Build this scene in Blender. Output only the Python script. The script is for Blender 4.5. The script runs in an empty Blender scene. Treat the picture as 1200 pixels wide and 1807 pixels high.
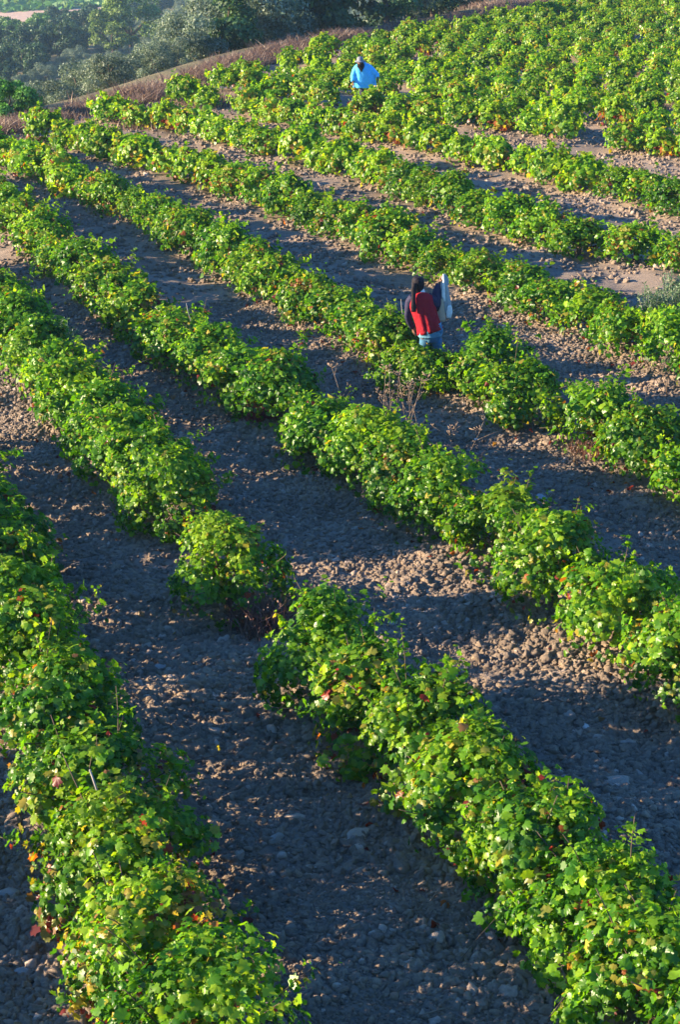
import bpy, math, random
import numpy as np
from mathutils import Vector, Matrix, Euler

# ---------------------------------------------------------------- camera, world, sun, exposure
S = bpy.context.scene
COL = S.collection
PITCH = math.radians(21.5)      # camera looks down the hillside
SLOPE = math.tan(math.radians(3.0))
CAMZ = 7.44
cam_d = bpy.data.cameras.new('camera'); cam = bpy.data.objects.new('camera', cam_d); COL.objects.link(cam)
cam.location = (0, 0, CAMZ); cam.rotation_euler = (math.pi/2 - PITCH, 0, 0)
cam_d.sensor_fit = 'VERTICAL'; cam_d.sensor_height = 36; cam_d.lens = 70
cam_d.clip_start = 0.5; cam_d.clip_end = 20000
S.camera = cam
SUN_EL = math.radians(14.6)
SUN_DIR = Vector((-1.0, 0.02, 0)).normalized()          # towards the sun, horizontally
SUN_DIR = Vector((SUN_DIR.x*math.cos(SUN_EL), SUN_DIR.y*math.cos(SUN_EL), math.sin(SUN_EL)))
W = bpy.data.worlds.new('World'); S.world = W; W.use_nodes = True
nt = W.node_tree; nt.nodes.clear()
sky = nt.nodes.new('ShaderNodeTexSky'); sky.sky_type = 'NISHITA'; sky.sun_disc = False
sky.sun_elevation = SUN_EL
sky.sun_rotation = math.atan2(SUN_DIR.x, SUN_DIR.y)
sky.air_density = 1.2; sky.dust_density = 0.3; sky.ozone_density = 8.0
bg = nt.nodes.new('ShaderNodeBackground'); bg.inputs['Strength'].default_value = 0.10
wo = nt.nodes.new('ShaderNodeOutputWorld')
tint = nt.nodes.new('ShaderNodeMix'); tint.data_type = 'RGBA'; tint.blend_type = 'MULTIPLY'; tint.inputs[0].default_value = 1
tint.inputs[7].default_value = (0.90, 1.02, 1.10, 1); nt.links.new(sky.outputs[0], tint.inputs[6])
nt.links.new(tint.outputs[2], bg.inputs[0]); nt.links.new(bg.outputs[0], wo.inputs[0])
sd = bpy.data.lights.new('sun', 'SUN'); sd.energy = 5.0; sd.angle = math.radians(0.5); sd.color = (1.0, 0.80, 0.52)
so = bpy.data.objects.new('sun', sd); COL.objects.link(so)
so.rotation_euler = SUN_DIR.to_track_quat('Z', 'Y').to_euler(); so.location = (-60, 20, 30)
S.view_settings.view_transform = 'Standard'; S.view_settings.look = 'None'
S.view_settings.exposure = 1.95; S.view_settings.gamma = 1.0; S.view_settings.use_curve_mapping = False
S.render.resolution_x = 681; S.render.resolution_y = 1024

rng = np.random.default_rng(7)
random.seed(7)

# ---------------------------------------------------------------- noise, terrain
def _h(ix, iy, seed):
    n = (ix.astype(np.int64)*374761393 + iy.astype(np.int64)*668265263 + seed*1442695041) & 0xffffffff
    n = ((n ^ (n >> 13))*1274126177) & 0xffffffff
    n = n ^ (n >> 16)
    return (n & 0xffff)/65535.0
def vnoise(x, y, seed=0):
    x = np.asarray(x, float); y = np.asarray(y, float)
    xi = np.floor(x); yi = np.floor(y); fx = x-xi; fy = y-yi
    fx = fx*fx*(3-2*fx); fy = fy*fy*(3-2*fy)
    a = _h(xi, yi, seed); b = _h(xi+1, yi, seed); c = _h(xi, yi+1, seed); d = _h(xi+1, yi+1, seed)
    return (a*(1-fx)+b*fx)*(1-fy)+(c*(1-fx)+d*fx)*fy - 0.5
def fbm(x, y, seed=0, oct=3):
    r = 0; a = 1
    for k in range(oct):
        r = r + a*vnoise(x*2**k+k*17.3, y*2**k-k*9.1, seed+k); a *= 0.5
    return r

E0 = np.array([-9.3, 54.0]); ED = np.array([19.3, 48.0]); ED = ED/np.linalg.norm(ED); EN = np.array([-ED[1], ED[0]])
def edge_d(x, y):               # metres beyond the vineyard's far left edge
    d = (x-E0[0])*EN[0] + (y-E0[1])*EN[1]
    t = (x-E0[0])*ED[0] + (y-E0[1])*ED[1]
    return d + 0.9*np.sin(t*0.16+0.6)
def sstep(a, b, x):
    t = np.clip((x-a)/(b-a), 0, 1); return t*t*(3-2*t)
def base_h(x, y):
    x = np.asarray(x, float); y = np.asarray(y, float)
    yy = np.where(y > 110, 110+(y-110)*1.0, y); yy = np.minimum(yy, 420); yy = np.maximum(yy, -60)
    z = -SLOPE*yy
    d = edge_d(x, y)
    dd = np.clip(d-2.0, 0, None)
    drop = 2.3*sstep(1.0, 8, dd) + 10.0*sstep(-4, 50, dd)-10.0*0.0159 + 0.075*np.clip(dd, 0, 260)
    drop = drop*sstep(0, 3, dd)
    z = z - drop
    far = sstep(30, 90, d)
    z = z + far*2.5*fbm(x/60, y/60, 3, 2)
    return z

FPX = 70/36*1807.0; CX, CY = 600.0, 903.5
def ray(px, py):
    dx = (px-CX)/FPX; dy = (CY-py)/FPX
    return np.array([dx, math.cos(PITCH)+dy*math.sin(PITCH), -math.sin(PITCH)+dy*math.cos(PITCH)])
_T = 5.0*1.006**np.arange(870)
def at(px, py, up=0.0):
    """the place on the ground that the photograph shows at a pixel"""
    r = ray(px, py); t = _T
    g = CAMZ + r[2]*t - base_h(r[0]*t, r[1]*t) - up
    k = np.nonzero(g < 0)[0]; k = int(k[0]) if len(k) else len(t)-1
    k = max(k, 1); f = g[k-1]/(g[k-1]-g[k]+1e-9); f = min(max(f, 0), 1)
    tt = t[k-1]*(1-f)+t[k]*f
    return np.array([r[0]*tt, r[1]*tt])
def project(x, y, z):
    vy = y; vz = z-CAMZ
    depth = vy*math.cos(PITCH) - vz*math.sin(PITCH)
    up = vy*math.sin(PITCH) + vz*math.cos(PITCH)
    return CX + FPX*x/depth, CY - FPX*up/depth, depth

# ---------------------------------------------------------------- vine rows
SP = 2.9
ROWS_PX = [
 ('Z', [(-30,960),(25,1140),(80,1280),(130,1400),(180,1510),(230,1610),(300,1730),(370,1860)], []),
 ('A', [(-20,530),(60,615),(130,700),(200,780),(285,860),(330,915),(410,1010),(470,1090),(560,1180),(650,1280),(770,1370),(880,1450),(980,1540),(1080,1650),(1180,1770)], []),
 ('B', [(-20,352),(60,415),(150,480),(215,535),(275,590),(350,635),(420,680),(500,722),(570,755),(645,800),(720,845),(830,905),(900,955),(970,1010),(1050,1060),(1120,1110),(1220,1180)], [(752,790)]),
 ('C', [(-20,262),(60,288),(130,320),(200,352),(260,380),(330,412),(400,450),(460,490),(530,522),(600,562),(690,606),(740,634),(830,675),(885,695),(990,720),(1060,745),(1140,780),(1240,850)], [(905,930)]),
 ('D', [(20,218),(125,238),(175,250),(250,278),(300,293),(375,312),(425,330),(500,358),(565,378),(650,412),(720,446),(790,468),(850,492),(920,515),(980,535),(1050,562),(1120,590),(1220,630)], []),
 ('E', [(110,190),(200,198),(300,211),(380,228),(450,250),(525,266),(590,281),(675,308),(740,335),(775,350),(840,372),(900,388),(960,405),(1050,425),(1150,440),(1230,455)], [(725,745)]),
 ('F', [(250,160),(350,168),(425,188),(500,200),(575,215),(650,230),(740,246),(815,264),(900,284),(980,300),(1050,315),(1115,333),(1185,350),(1240,365)], []),
 ('G', [(330,142),(450,148),(550,166),(650,184),(725,194),(825,204),(950,218),(1040,230),(1175,250),(1240,262)], []),
]
def densify(P, step=0.25):
    P = np.array(P, float); out = []
    seg = np.linalg.norm(np.diff(P, axis=0), axis=1); s = np.concatenate([[0], np.cumsum(seg)])
    q = np.arange(0, s[-1], step)
    X = np.interp(q, s, P[:, 0]); Y = np.interp(q, s, P[:, 1])
    k = 9; ker = np.ones(2*k+1)/(2*k+1)
    Xp = np.pad(X, k, mode='reflect', reflect_type='odd'); Yp = np.pad(Y, k, mode='reflect', reflect_type='odd')
    return np.stack([np.convolve(Xp, ker, 'valid'), np.convolve(Yp, ker, 'valid')], 1)
def extend(P, a, b):
    P = np.asarray(P); n = min(len(P)-1, 12)
    d0 = P[0]-P[n]; d0 /= np.linalg.norm(d0); d1 = P[-1]-P[-1-n]; d1 /= np.linalg.norm(d1)
    A = [P[0]+d0*k*0.25 for k in range(int(a/0.25), 0, -1)]; B = [P[-1]+d1*k*0.25 for k in range(1, int(b/0.25)+1)]
    return np.array(A+list(P)+B)
def offset(P, dist):
    T = np.gradient(P, axis=0); T /= np.linalg.norm(T, axis=1)[:, None]
    N = np.stack([-T[:, 1], T[:, 0]], 1)
    Q = P + N*dist
    k = 14; ker = np.ones(2*k+1)/(2*k+1)
    Xp = np.pad(Q[:, 0], k, mode='reflect', reflect_type='odd'); Yp = np.pad(Q[:, 1], k, mode='reflect', reflect_type='odd')
    return np.stack([np.convolve(Xp, ker, 'valid'), np.convolve(Yp, ker, 'valid')], 1)
rows = []
for name, pts, gaps in ROWS_PX:
    P = densify([at(px, py, 0.36) for px, py in pts])
    rows.append((name, extend(P, 5.0, 3.0 if name != 'Z' else 2.0), gaps))
G = rows[-1][1]
for k in range(1, 16):
    # rows run from far left to near right: the far side is to the left of that heading
    G = offset(G, 2.75)
    rows.append(('H%02d' % k, extend(G, 14.0, 1.5), []))
Yrow = offset(rows[0][1], -2.9)  # unseen row left of the frame, added for its shadow on the near soil
rows.insert(0, ('Y', extend(Yrow, 0.1, 0.1), []))

ROWPTS = np.concatenate([r[1][::2] for r in rows])
def row_dist(x, y):
    x = np.asarray(x, float).ravel(); y = np.asarray(y, float).ravel()
    out = np.full(x.shape, 99.0)
    m = (y < 130) & (y > 2) & (np.abs(x) < 45)
    idx = np.nonzero(m)[0]
    for c in range(0, len(idx), 4000):
        i = idx[c:c+4000]
        ymin, ymax = y[i].min()-4, y[i].max()+4
        R = ROWPTS[(ROWPTS[:, 1] > ymin) & (ROWPTS[:, 1] < ymax)]
        if len(R) == 0: continue
        d = (x[i][:, None]-R[None, :, 0])**2 + (y[i][:, None]-R[None, :, 1])**2
        out[i] = np.sqrt(d.min(1))
    return out
def ground_h(x, y, rd=None, fine=True):
    x = np.asarray(x, float); y = np.asarray(y, float)
    z = base_h(x, y)
    if rd is None: rd = row_dist(x, y).reshape(x.shape)
    inside = sstep(1.5, -1.0, edge_d(x, y))
    z = z + 0.09*np.exp(-(rd/0.5)**2)*inside
    z = z + inside*(0.19*fbm(x/1.2, y/1.0, 11, 2) + 0.05*fbm(x/0.35, y/0.35, 21, 2))
    if fine: z = z + 0.022*fbm(x/0.09, y/0.09, 31, 2)*inside
    return z

# ---------------------------------------------------------------- mesh and material helpers
def mesh_np(name, V, F, tint=None, mat=None, smooth=False):
    """V (n,3), F (m,k) all faces with k corners"""
    me = bpy.data.meshes.new(name)
    V = np.asarray(V, np.float32); F = np.asarray(F, np.int32); k = F.shape[1]
    me.vertices.add(len(V)); me.vertices.foreach_set('co', V.ravel())
    me.loops.add(F.size); me.loops.foreach_set('vertex_index', F.ravel())
    me.polygons.add(len(F))
    me.polygons.foreach_set('loop_start', np.arange(0, F.size, k, dtype=np.int32))
    me.polygons.foreach_set('loop_total', np.full(len(F), k, np.int32))
    if smooth: me.polygons.foreach_set('use_smooth', np.ones(len(F), bool))
    if tint is not None:
        a = me.attributes.new('tint', 'FLOAT_COLOR', 'POINT')
        c = np.ones((len(V), 4), np.float32); c[:, :3] = tint
        a.data.foreach_set('color', c.ravel())
    me.update(); me.validate()
    if mat: me.materials.append(mat)
    return me
def link(name, me, parent=None, loc=None):
    o = bpy.data.objects.new(name, me); COL.objects.link(o)
    if parent is not None: o.parent = parent
    if loc is not None: o.location = loc
    return o
def empty(name, loc=(0, 0, 0), rz=0.0):
    o = bpy.data.objects.new(name, None); COL.objects.link(o); o.location = loc; o.rotation_euler = (0, 0, rz)
    o.empty_display_size = 0.2
    return o
def tag(o, label=None, cat=None, group=None, kind=None):
    if label: o['label'] = label
    if cat: o['category'] = cat
    if group: o['group'] = group
    if kind: o['kind'] = kind
    return o
def tube(P, r0, r1, n=6):
    P = np.asarray(P, float); m = len(P); T = np.gradient(P, axis=0)
    T /= np.linalg.norm(T, axis=1)[:, None]+1e-9
    V = []; F = []
    ref = np.array([0.3, 0.2, 0.9])
    for i in range(m):
        a = np.cross(T[i], ref); a /= np.linalg.norm(a)+1e-9; b = np.cross(T[i], a)
        r = (r0+(r1-r0)*i/(m-1))
        for k in range(n):
            t = 2*math.pi*k/n; V.append(P[i]+r*(math.cos(t)*a+math.sin(t)*b))
    for i in range(m-1):
        for k in range(n):
            k2 = (k+1) % n; F.append((i*n+k, i*n+k2, (i+1)*n+k2, (i+1)*n+k))
    V.append(P[0]); V.append(P[-1])
    c0, c1 = len(V)-2, len(V)-1
    for k in range(n):
        F.append((c0, (k+1) % n, k, k)); F.append((c1, (m-1)*n+k, (m-1)*n+(k+1) % n, (m-1)*n+(k+1) % n))
    return V, F
class MB:
    def __init__(s): s.V = []; s.F = []; s.C = []
    def add(s, V, F, col=(0.5, 0.5, 0.5)):
        o = len(s.V); s.V += [tuple(v) for v in V]; s.C += [col]*len(V)
        for f in F:
            g = []
            for i in f:
                if i+o not in g: g.append(i+o)
            s.F.append(tuple(g))
        return s
    def build(s, name, mat, parent=None, smooth=True, loc=None):
        me = bpy.data.meshes.new(name); me.from_pydata(s.V, [], s.F)
        a = me.attributes.new('tint', 'FLOAT_COLOR', 'POINT')
        a.data.foreach_set('color', np.array([list(c)+[1] for c in s.C], np.float32).ravel())
        if smooth: me.polygons.foreach_set('use_smooth', [True]*len(me.polygons))
        me.materials.append(mat); me.update()
        return link(name, me, parent, loc)

class NT:
    def __init__(s, name):
        s.m = bpy.data.materials.new(name); s.m.use_nodes = True; s.t = s.m.node_tree; s.t.nodes.clear()
        s.out = s.n('ShaderNodeOutputMaterial')
    def n(s, ty, **k):
        x = s.t.nodes.new(ty)
        for a, v in k.items():
            if a.startswith('i_'):
                key = a[2:]; key = int(key) if key.isdigit() else key.replace('_', ' ')
                x.inputs[key].default_value = v
            else: setattr(x, a, v)
        return x
    def l(s, a, b): s.t.links.new(a, b)
def mul(N, a, f):       # colour times value or colour
    m = N.n('ShaderNodeMix', data_type='RGBA', blend_type='MULTIPLY'); m.inputs[0].default_value = 1
    N.l(a, m.inputs[6])
    if isinstance(f, (tuple, list)): m.inputs[7].default_value = (*f, 1)
    else: N.l(f, m.inputs[7])
    return m.outputs[2]
def leaf_mat(name, trans=0.5, gloss=0.05, rough=0.35, vary=0.18, tcol=(1.5, 1.35, 0.5)):
    N = NT(name)
    at_ = N.n('ShaderNodeAttribute', attribute_name='tint')
    oi = N.n('ShaderNodeObjectInfo')
    mr = N.n('ShaderNodeMapRange', i_3=1-vary, i_4=1+vary); N.l(oi.outputs['Random'], mr.inputs[0])
    hs = N.n('ShaderNodeHueSaturation'); N.l(at_.outputs['Color'], hs.inputs['Color']); N.l(mr.outputs[0], hs.inputs['Value'])
    hs.inputs['Saturation'].default_value = 1.0
    tc = N.n('ShaderNodeTexCoord'); no = N.n('ShaderNodeTexNoise', i_Scale=30.0); N.l(tc.outputs['Object'], no.inputs['Vector'])
    r2 = N.n('ShaderNodeMapRange', i_3=0.75, i_4=1.25); N.l(no.outputs[0], r2.inputs[0])
    col = mul(N, hs.outputs[0], r2.outputs[0])
    d = N.n('ShaderNodeBsdfDiffuse'); N.l(col, d.inputs[0])
    t = N.n('ShaderNodeBsdfTranslucent'); N.l(mul(N, col, tcol), t.inputs[0])
    m1 = N.n('ShaderNodeMixShader', i_0=trans); N.l(d.outputs[0], m1.inputs[1]); N.l(t.outputs[0], m1.inputs[2])
    g = N.n('ShaderNodeBsdfGlossy', i_Roughness=rough); g.inputs['Color'].default_value = (1, 1, 1, 1)
    m2 = N.n('ShaderNodeMixShader', i_0=gloss); N.l(m1.outputs[0], m2.inputs[1]); N.l(g.outputs[0], m2.inputs[2])
    N.l(m2.outputs[0], N.out.inputs[0])
    return N.m
def soil_mat(name, clod=False):
    N = NT(name)
    geo = N.n('ShaderNodeNewGeometry')
    a = N.n('ShaderNodeTexNoise', i_Scale=0.8, i_Detail=4.0); N.l(geo.outputs['Position'], a.inputs['Vector'])
    b = N.n('ShaderNodeTexNoise', i_Scale=14.0, i_Detail=6.0, i_Roughness=0.7); N.l(geo.outputs['Position'], b.inputs['Vector'])
    ramp = N.n('ShaderNodeValToRGB'); e = ramp.color_ramp.elements
    e[0].position = 0.3; e[0].color = (0.135, 0.113, 0.096, 1); e[1].position = 0.72; e[1].color = (0.34, 0.265, 0.21, 1)
    mx = N.n('ShaderNodeMix', data_type='FLOAT'); mx.inputs[0].default_value = 0.6
    N.l(a.outputs[0], mx.inputs[2]); N.l(b.outputs[0], mx.inputs[3])
    N.l(mx.outputs[0], ramp.inputs[0])
    col = ramp.outputs[0]
    if clod:
        oi = N.n('ShaderNodeObjectInfo')
        r2 = N.n('ShaderNodeValToRGB'); q = r2.color_ramp.elements
        q[0].position = 0; q[0].color = (0.80, 0.76, 0.72, 1); q[1].position = 1; q[1].color = (1.9, 1.9, 1.95, 1)
        x = r2.color_ramp.elements.new(0.5); x.color = (1.0, 0.97, 0.93, 1)
        x = r2.color_ramp.elements.new(0.93); x.color = (1.25, 1.15, 1.0, 1)
        N.l(oi.outputs['Random'], r2.inputs[0]); col = mul(N, col, r2.outputs[0])
    else:
        at_ = N.n('ShaderNodeAttribute', attribute_name='tint')
        col = mul(N, col, at_.outputs['Color'])
    p = N.n('ShaderNodeBsdfPrincipled', i_Roughness=0.95); N.l(col, p.inputs['Base Color'])
    p.inputs['Specular IOR Level'].default_value = 0.15
    bn = N.n('ShaderNodeTexNoise', i_Scale=55.0, i_Detail=5.0, i_Roughness=0.75); N.l(geo.outputs['Position'], bn.inputs['Vector'])
    bp = N.n('ShaderNodeBump', i_Strength=1.0, i_Distance=0.02); N.l(bn.outputs[0], bp.inputs['Height']); N.l(bp.outputs[0], p.inputs['Normal'])
    N.l(p.outputs[0], N.out.inputs[0])
    return N.m
def cloth_mat(name, col, rough=0.85, scale=40.0, sheen=0.0):
    N = NT(name)
    tc = N.n('ShaderNodeTexCoord'); no = N.n('ShaderNodeTexNoise', i_Scale=scale, i_Detail=3.0); N.l(tc.outputs['Object'], no.inputs['Vector'])
    r2 = N.n('ShaderNodeMapRange', i_3=0.75, i_4=1.2); N.l(no.outputs[0], r2.inputs[0])
    rgb = N.n('ShaderNodeRGB'); rgb.outputs[0].default_value = (*col, 1)
    p = N.n('ShaderNodeBsdfPrincipled', i_Roughness=rough); N.l(mul(N, rgb.outputs[0], r2.outputs[0]), p.inputs['Base Color'])
    p.inputs['Specular IOR Level'].default_value = 0.2
    no2 = N.n('ShaderNodeTexNoise', i_Scale=9.0, i_Detail=3.0); N.l(tc.outputs['Object'], no2.inputs['Vector'])
    bp = N.n('ShaderNodeBump', i_Strength=0.6, i_Distance=0.03); N.l(no2.outputs[0], bp.inputs['Height']); N.l(bp.outputs[0], p.inputs['Normal'])
    N.l(p.outputs[0], N.out.inputs[0])
    return N.m
M = {
 'leaf': leaf_mat('vine_leaf', 0.52, 0.016, 0.36, 0.15, (1.75, 1.6, 0.45)),
 'olive': leaf_mat('olive_leaf', 0.3, 0.02, 0.45, 0.15, (1.2, 1.2, 0.8)),
 'oak': leaf_mat('oak_leaf', 0.25, 0.02, 0.5, 0.2, (1.3, 1.3, 0.5)),
 'dry': leaf_mat('dry_grass', 0.3, 0.03, 0.5, 0.1, (1.1, 1.0, 0.9)),
 'soil': soil_mat('soil'), 'clod': soil_mat('clod', True),
 'bark': cloth_mat('bark', (0.10, 0.07, 0.05)),
 'wood': cloth_mat('grey_wood', (0.30, 0.27, 0.25)),
}

# ---------------------------------------------------------------- ground sheet
def ground():
    a_in = np.linspace(-0.23, 0.23, 190)
    a_out = 0.23+np.cumsum(np.geomspace(0.006, 0.16, 34)); a_out = a_out[a_out < math.pi]
    ang = np.concatenate([-a_out[::-1], a_in, a_out])
    ang = np.concatenate([[-math.pi], ang])
    r = np.concatenate([np.linspace(0.3, 11, 20)[:-1], np.exp(np.arange(math.log(11), math.log(115), 0.0029)),
                        np.exp(np.arange(math.log(115), math.log(500), 0.012)), np.geomspace(505, 12000, 40)])
    R, A = np.meshgrid(r, ang, indexing='ij')
    X = R*np.sin(A); Y = R*np.cos(A)
    rd = row_dist(X, Y).reshape(X.shape)
    Z = ground_h(X, Y, rd)
    d = edge_d(X, Y)
    nr, na = X.shape
    V = np.stack([X, Y, Z], -1).reshape(-1, 3)
    i = np.arange(nr-1)[:, None]*na; j = np.arange(na)[None, :]; j2 = (j+1) % na
    F = np.stack([i+j, i+j2, i+na+j2, i+na+j], -1).reshape(-1, 4)[:, ::-1]
    T = np.ones(X.shape+(3,))
    T *= (1+0.35*fbm(X/5, Y/5, 40, 2))[..., None]
    w = np.exp(-(rd/0.75)**2)[..., None]
    T = T*(1-w)+T*np.array([1.12, 1.0, 0.9])*w
    fz = sstep(0, 3, d)[..., None]
    T = T*(1-fz)+fz*np.array([0.62, 0.66, 0.42])*(1+0.5*fbm(X/7, Y/7, 44, 3))[..., None]
    me = mesh_np('ground', V, F, T.reshape(-1, 3), M['soil'], True)
    return tag(link('ground', me), kind='structure')
ground_o = ground()

# ---------------------------------------------------------------- clods
def ico(sub):
    import bmesh
    bm = bmesh.new(); bmesh.ops.create_icosphere(bm, subdivisions=sub, radius=1)
    V = np.array([v.co[:] for v in bm.verts]); F = np.array([[v.index for v in f.verts] for f in bm.faces]); bm.free()
    return V, F
def clod_mesh(seed, sub=3, mat='clod'):
    V, F = ico(sub); r = np.random.default_rng(seed)
    U = V.copy()
    for k in range(14):                                # broken faces
        n = r.normal(size=3); n /= np.linalg.norm(n); h = r.uniform(0.55, 0.85)
        dd = U@n; over = np.clip(dd-h, 0, None); U -= over[:, None]*n*0.85
    for f, a in ((1.7, 0.22), (3.6, 0.16), (8, 0.10)):
        ph = r.uniform(0, 6, 3)
        s = np.sin(V[:, 0]*f+ph[0])*np.sin(V[:, 1]*f*1.1+ph[1])*np.sin(V[:, 2]*f*0.9+ph[2]) + 0.5*vnoise(V[:, 0]*f+V[:, 2]*3, V[:, 1]*f-V[:, 2]*2, seed)
        U *= (1+a*s)[:, None]*1.0
    U *= np.array([1.0, r.uniform(0.7, 0.95), r.uniform(0.55, 0.8)])
    return mesh_np('clod', U, F, None, M[mat], True)

def scatter(n, y0, y1, rmin, rmax, alpha, pw=1.0):
    u = rng.random(n)
    y = np.sqrt(y0**2 + u*(y1**2-y0**2))
    x = (rng.random(n)*2-1)*(0.182*y+0.7)
    r = rmin*(rng.random(n))**(-1/alpha); r = np.minimum(r, rmax*rng.uniform(0.5, 1, n))
    return x, y, np.maximum(r, rmin)
sets = [scatter(120000, 10.9, 19.5, 0.008, 0.052, 1.35), scatter(85000, 19.5, 33, 0.012, 0.042, 1.5),
        scatter(42000, 33, 60, 0.02, 0.06, 2.0)]
cx = np.concatenate([s[0] for s in sets]); cy = np.concatenate([s[1] for s in sets]); cr = np.concatenate([s[2] for s in sets])
# clods gather in patches and thin out elsewhere
dens = fbm(cx/0.8, cy/0.8, 77, 3)
keep = (edge_d(cx, cy) < -0.5) & ((cr < 0.018) | (dens > -0.45+rng.random(len(cx))*0.55))
cx, cy, cr = cx[keep], cy[keep], cr[keep]
crd = row_dist(cx, cy)
cz = ground_h(cx, cy, crd) + cr*0.12
pxx, pyy, dep = project(cx, cy, cz)
inview = (pxx > 5) & (pxx < 1195) & (pyy > 5) & (pyy < 1800) & (crd > 0.75)
score = np.where(inview, cr/dep, 0)
big = np.argsort(-score)[:300]
bigset = np.zeros(len(cx), bool); bigset[big] = True
protos = [clod_mesh(100+k, 2, 'clod') for k in range(10)]
for n_, i in enumerate(big):
    o = link('clod', protos[n_ % 10], ground_o, (cx[i], cy[i], cz[i]))
    o.rotation_euler = tuple(rng.uniform(-0.5, 0.5, 2))+(rng.uniform(0, 6.28),)
    s = cr[i]*1.15; o.scale = (s, s, s)
rest = ~bigset
me = bpy.data.meshes.new('soil_clods'); nn = int(rest.sum())
me.vertices.add(nn); me.vertices.foreach_set('co', np.stack([cx[rest], cy[rest], cz[rest]], 1).astype(np.float32).ravel())
def attr(me, name, ty, field, arr):
    a = me.attributes.new(name, ty, 'POINT'); a.data.foreach_set(field, arr.ravel())
sc = cr[rest][:, None]*rng.uniform(1.05, 1.8, (nn, 3))
attr(me, 'scl', 'FLOAT_VECTOR', 'vector', sc.astype(np.float32))
rt = np.stack([rng.uniform(-0.6, 0.6, nn), rng.uniform(-0.6, 0.6, nn), rng.uniform(0, 6.28, nn)], 1)
attr(me, 'rot', 'FLOAT_VECTOR', 'vector', rt.astype(np.float32))
attr(me, 'pick', 'INT', 'value', rng.integers(0, 8, nn).astype(np.int32))
clods = tag(link('soil_clods', me), 'loose dry brown clods and gravel covering the tilled soil', 'soil clods', kind='stuff')
ng = bpy.data.node_groups.new('clod_scatter', 'GeometryNodeTree')
ng.interface.new_socket('Geometry', in_out='INPUT', socket_type='NodeSocketGeometry')
ng.interface.new_socket('Geometry', in_out='OUTPUT', socket_type='NodeSocketGeometry')
def gn(ty, **k):
    x = ng.nodes.new(ty)
    for a, v in k.items(): setattr(x, a, v)
    return x
gi = gn('NodeGroupInput'); go = gn('NodeGroupOutput')
m2p = gn('GeometryNodeMeshToPoints'); ng.links.new(gi.outputs[0], m2p.inputs['Mesh'])
iop = gn('GeometryNodeInstanceOnPoints'); ng.links.new(m2p.outputs[0], iop.inputs['Points'])
iop.inputs['Pick Instance'].default_value = True
join = gn('GeometryNodeJoinGeometry')
for k in range(8):
    ic = gn('GeometryNodeMeshIcoSphere'); ic.inputs['Radius'].default_value = 1; ic.inputs['Subdivisions'].default_value = 3 if k < 6 else 2
    sp = gn('GeometryNodeSetPosition'); ng.links.new(ic.outputs[0], sp.inputs['Geometry'])
    pos = gn('GeometryNodeInputPosition')
    vo = gn('ShaderNodeTexVoronoi', voronoi_dimensions='4D', feature='SMOOTH_F1'); vo.inputs['W'].default_value = k*3.7; vo.inputs['Scale'].default_value = 1.15
    vo.inputs['Smoothness'].default_value = 0.15
    no = gn('ShaderNodeTexNoise', noise_dimensions='4D'); no.inputs['W'].default_value = k*5.1; no.inputs['Scale'].default_value = 1.8; no.inputs['Detail'].default_value = 5
    no.inputs['Roughness'].default_value = 0.8
    ng.links.new(pos.outputs[0], vo.inputs['Vector']); ng.links.new(pos.outputs[0], no.inputs['Vector'])
    m1 = gn('ShaderNodeMath', operation='MULTIPLY_ADD'); m1.inputs[1].default_value = -0.8; m1.inputs[2].default_value = 0.38
    ng.links.new(vo.outputs['Distance'], m1.inputs[0])
    m2 = gn('ShaderNodeMath', operation='MULTIPLY_ADD'); m2.inputs[1].default_value = 1.9
    ng.links.new(no.outputs[0], m2.inputs[0]); ng.links.new(m1.outputs[0], m2.inputs[2])
    vs = gn('ShaderNodeVectorMath', operation='SCALE'); ng.links.new(pos.outputs[0], vs.inputs[0]); ng.links.new(m2.outputs[0], vs.inputs['Scale'])
    vm = gn('ShaderNodeVectorMath', operation='MULTIPLY'); ng.links.new(vs.outputs[0], vm.inputs[0])
    vm.inputs[1].default_value = (1.1, 0.85, 0.68)
    ng.links.new(vm.outputs[0], sp.inputs['Position'])
    sm = gn('GeometryNodeSetMaterial'); sm.inputs['Material'].default_value = M['clod']; ng.links.new(sp.outputs[0], sm.inputs['Geometry'])
    ss = gn('GeometryNodeSetShadeSmooth'); ng.links.new(sm.outputs[0], ss.inputs[0])
    g2 = gn('GeometryNodeGeometryToInstance'); ng.links.new(ss.outputs[0], g2.inputs[0]); ng.links.new(g2.outputs[0], join.inputs[0])
ng.links.new(join.outputs[0], iop.inputs['Instance'])
def na(name, dt):
    x = gn('GeometryNodeInputNamedAttribute', data_type=dt); x.inputs['Name'].default_value = name; return x.outputs[0]
ng.links.new(na('pick', 'INT'), iop.inputs['Instance Index'])
e2r = gn('FunctionNodeEulerToRotation'); ng.links.new(na('rot', 'FLOAT_VECTOR'), e2r.inputs[0]); ng.links.new(e2r.outputs[0], iop.inputs['Rotation'])
ng.links.new(na('scl', 'FLOAT_VECTOR'), iop.inputs['Scale'])
ng.links.new(iop.outputs[0], go.inputs[0])
md = clods.modifiers.new('scatter', 'NODES'); md.node_group = ng
me.materials.append(M['clod'])

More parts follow.
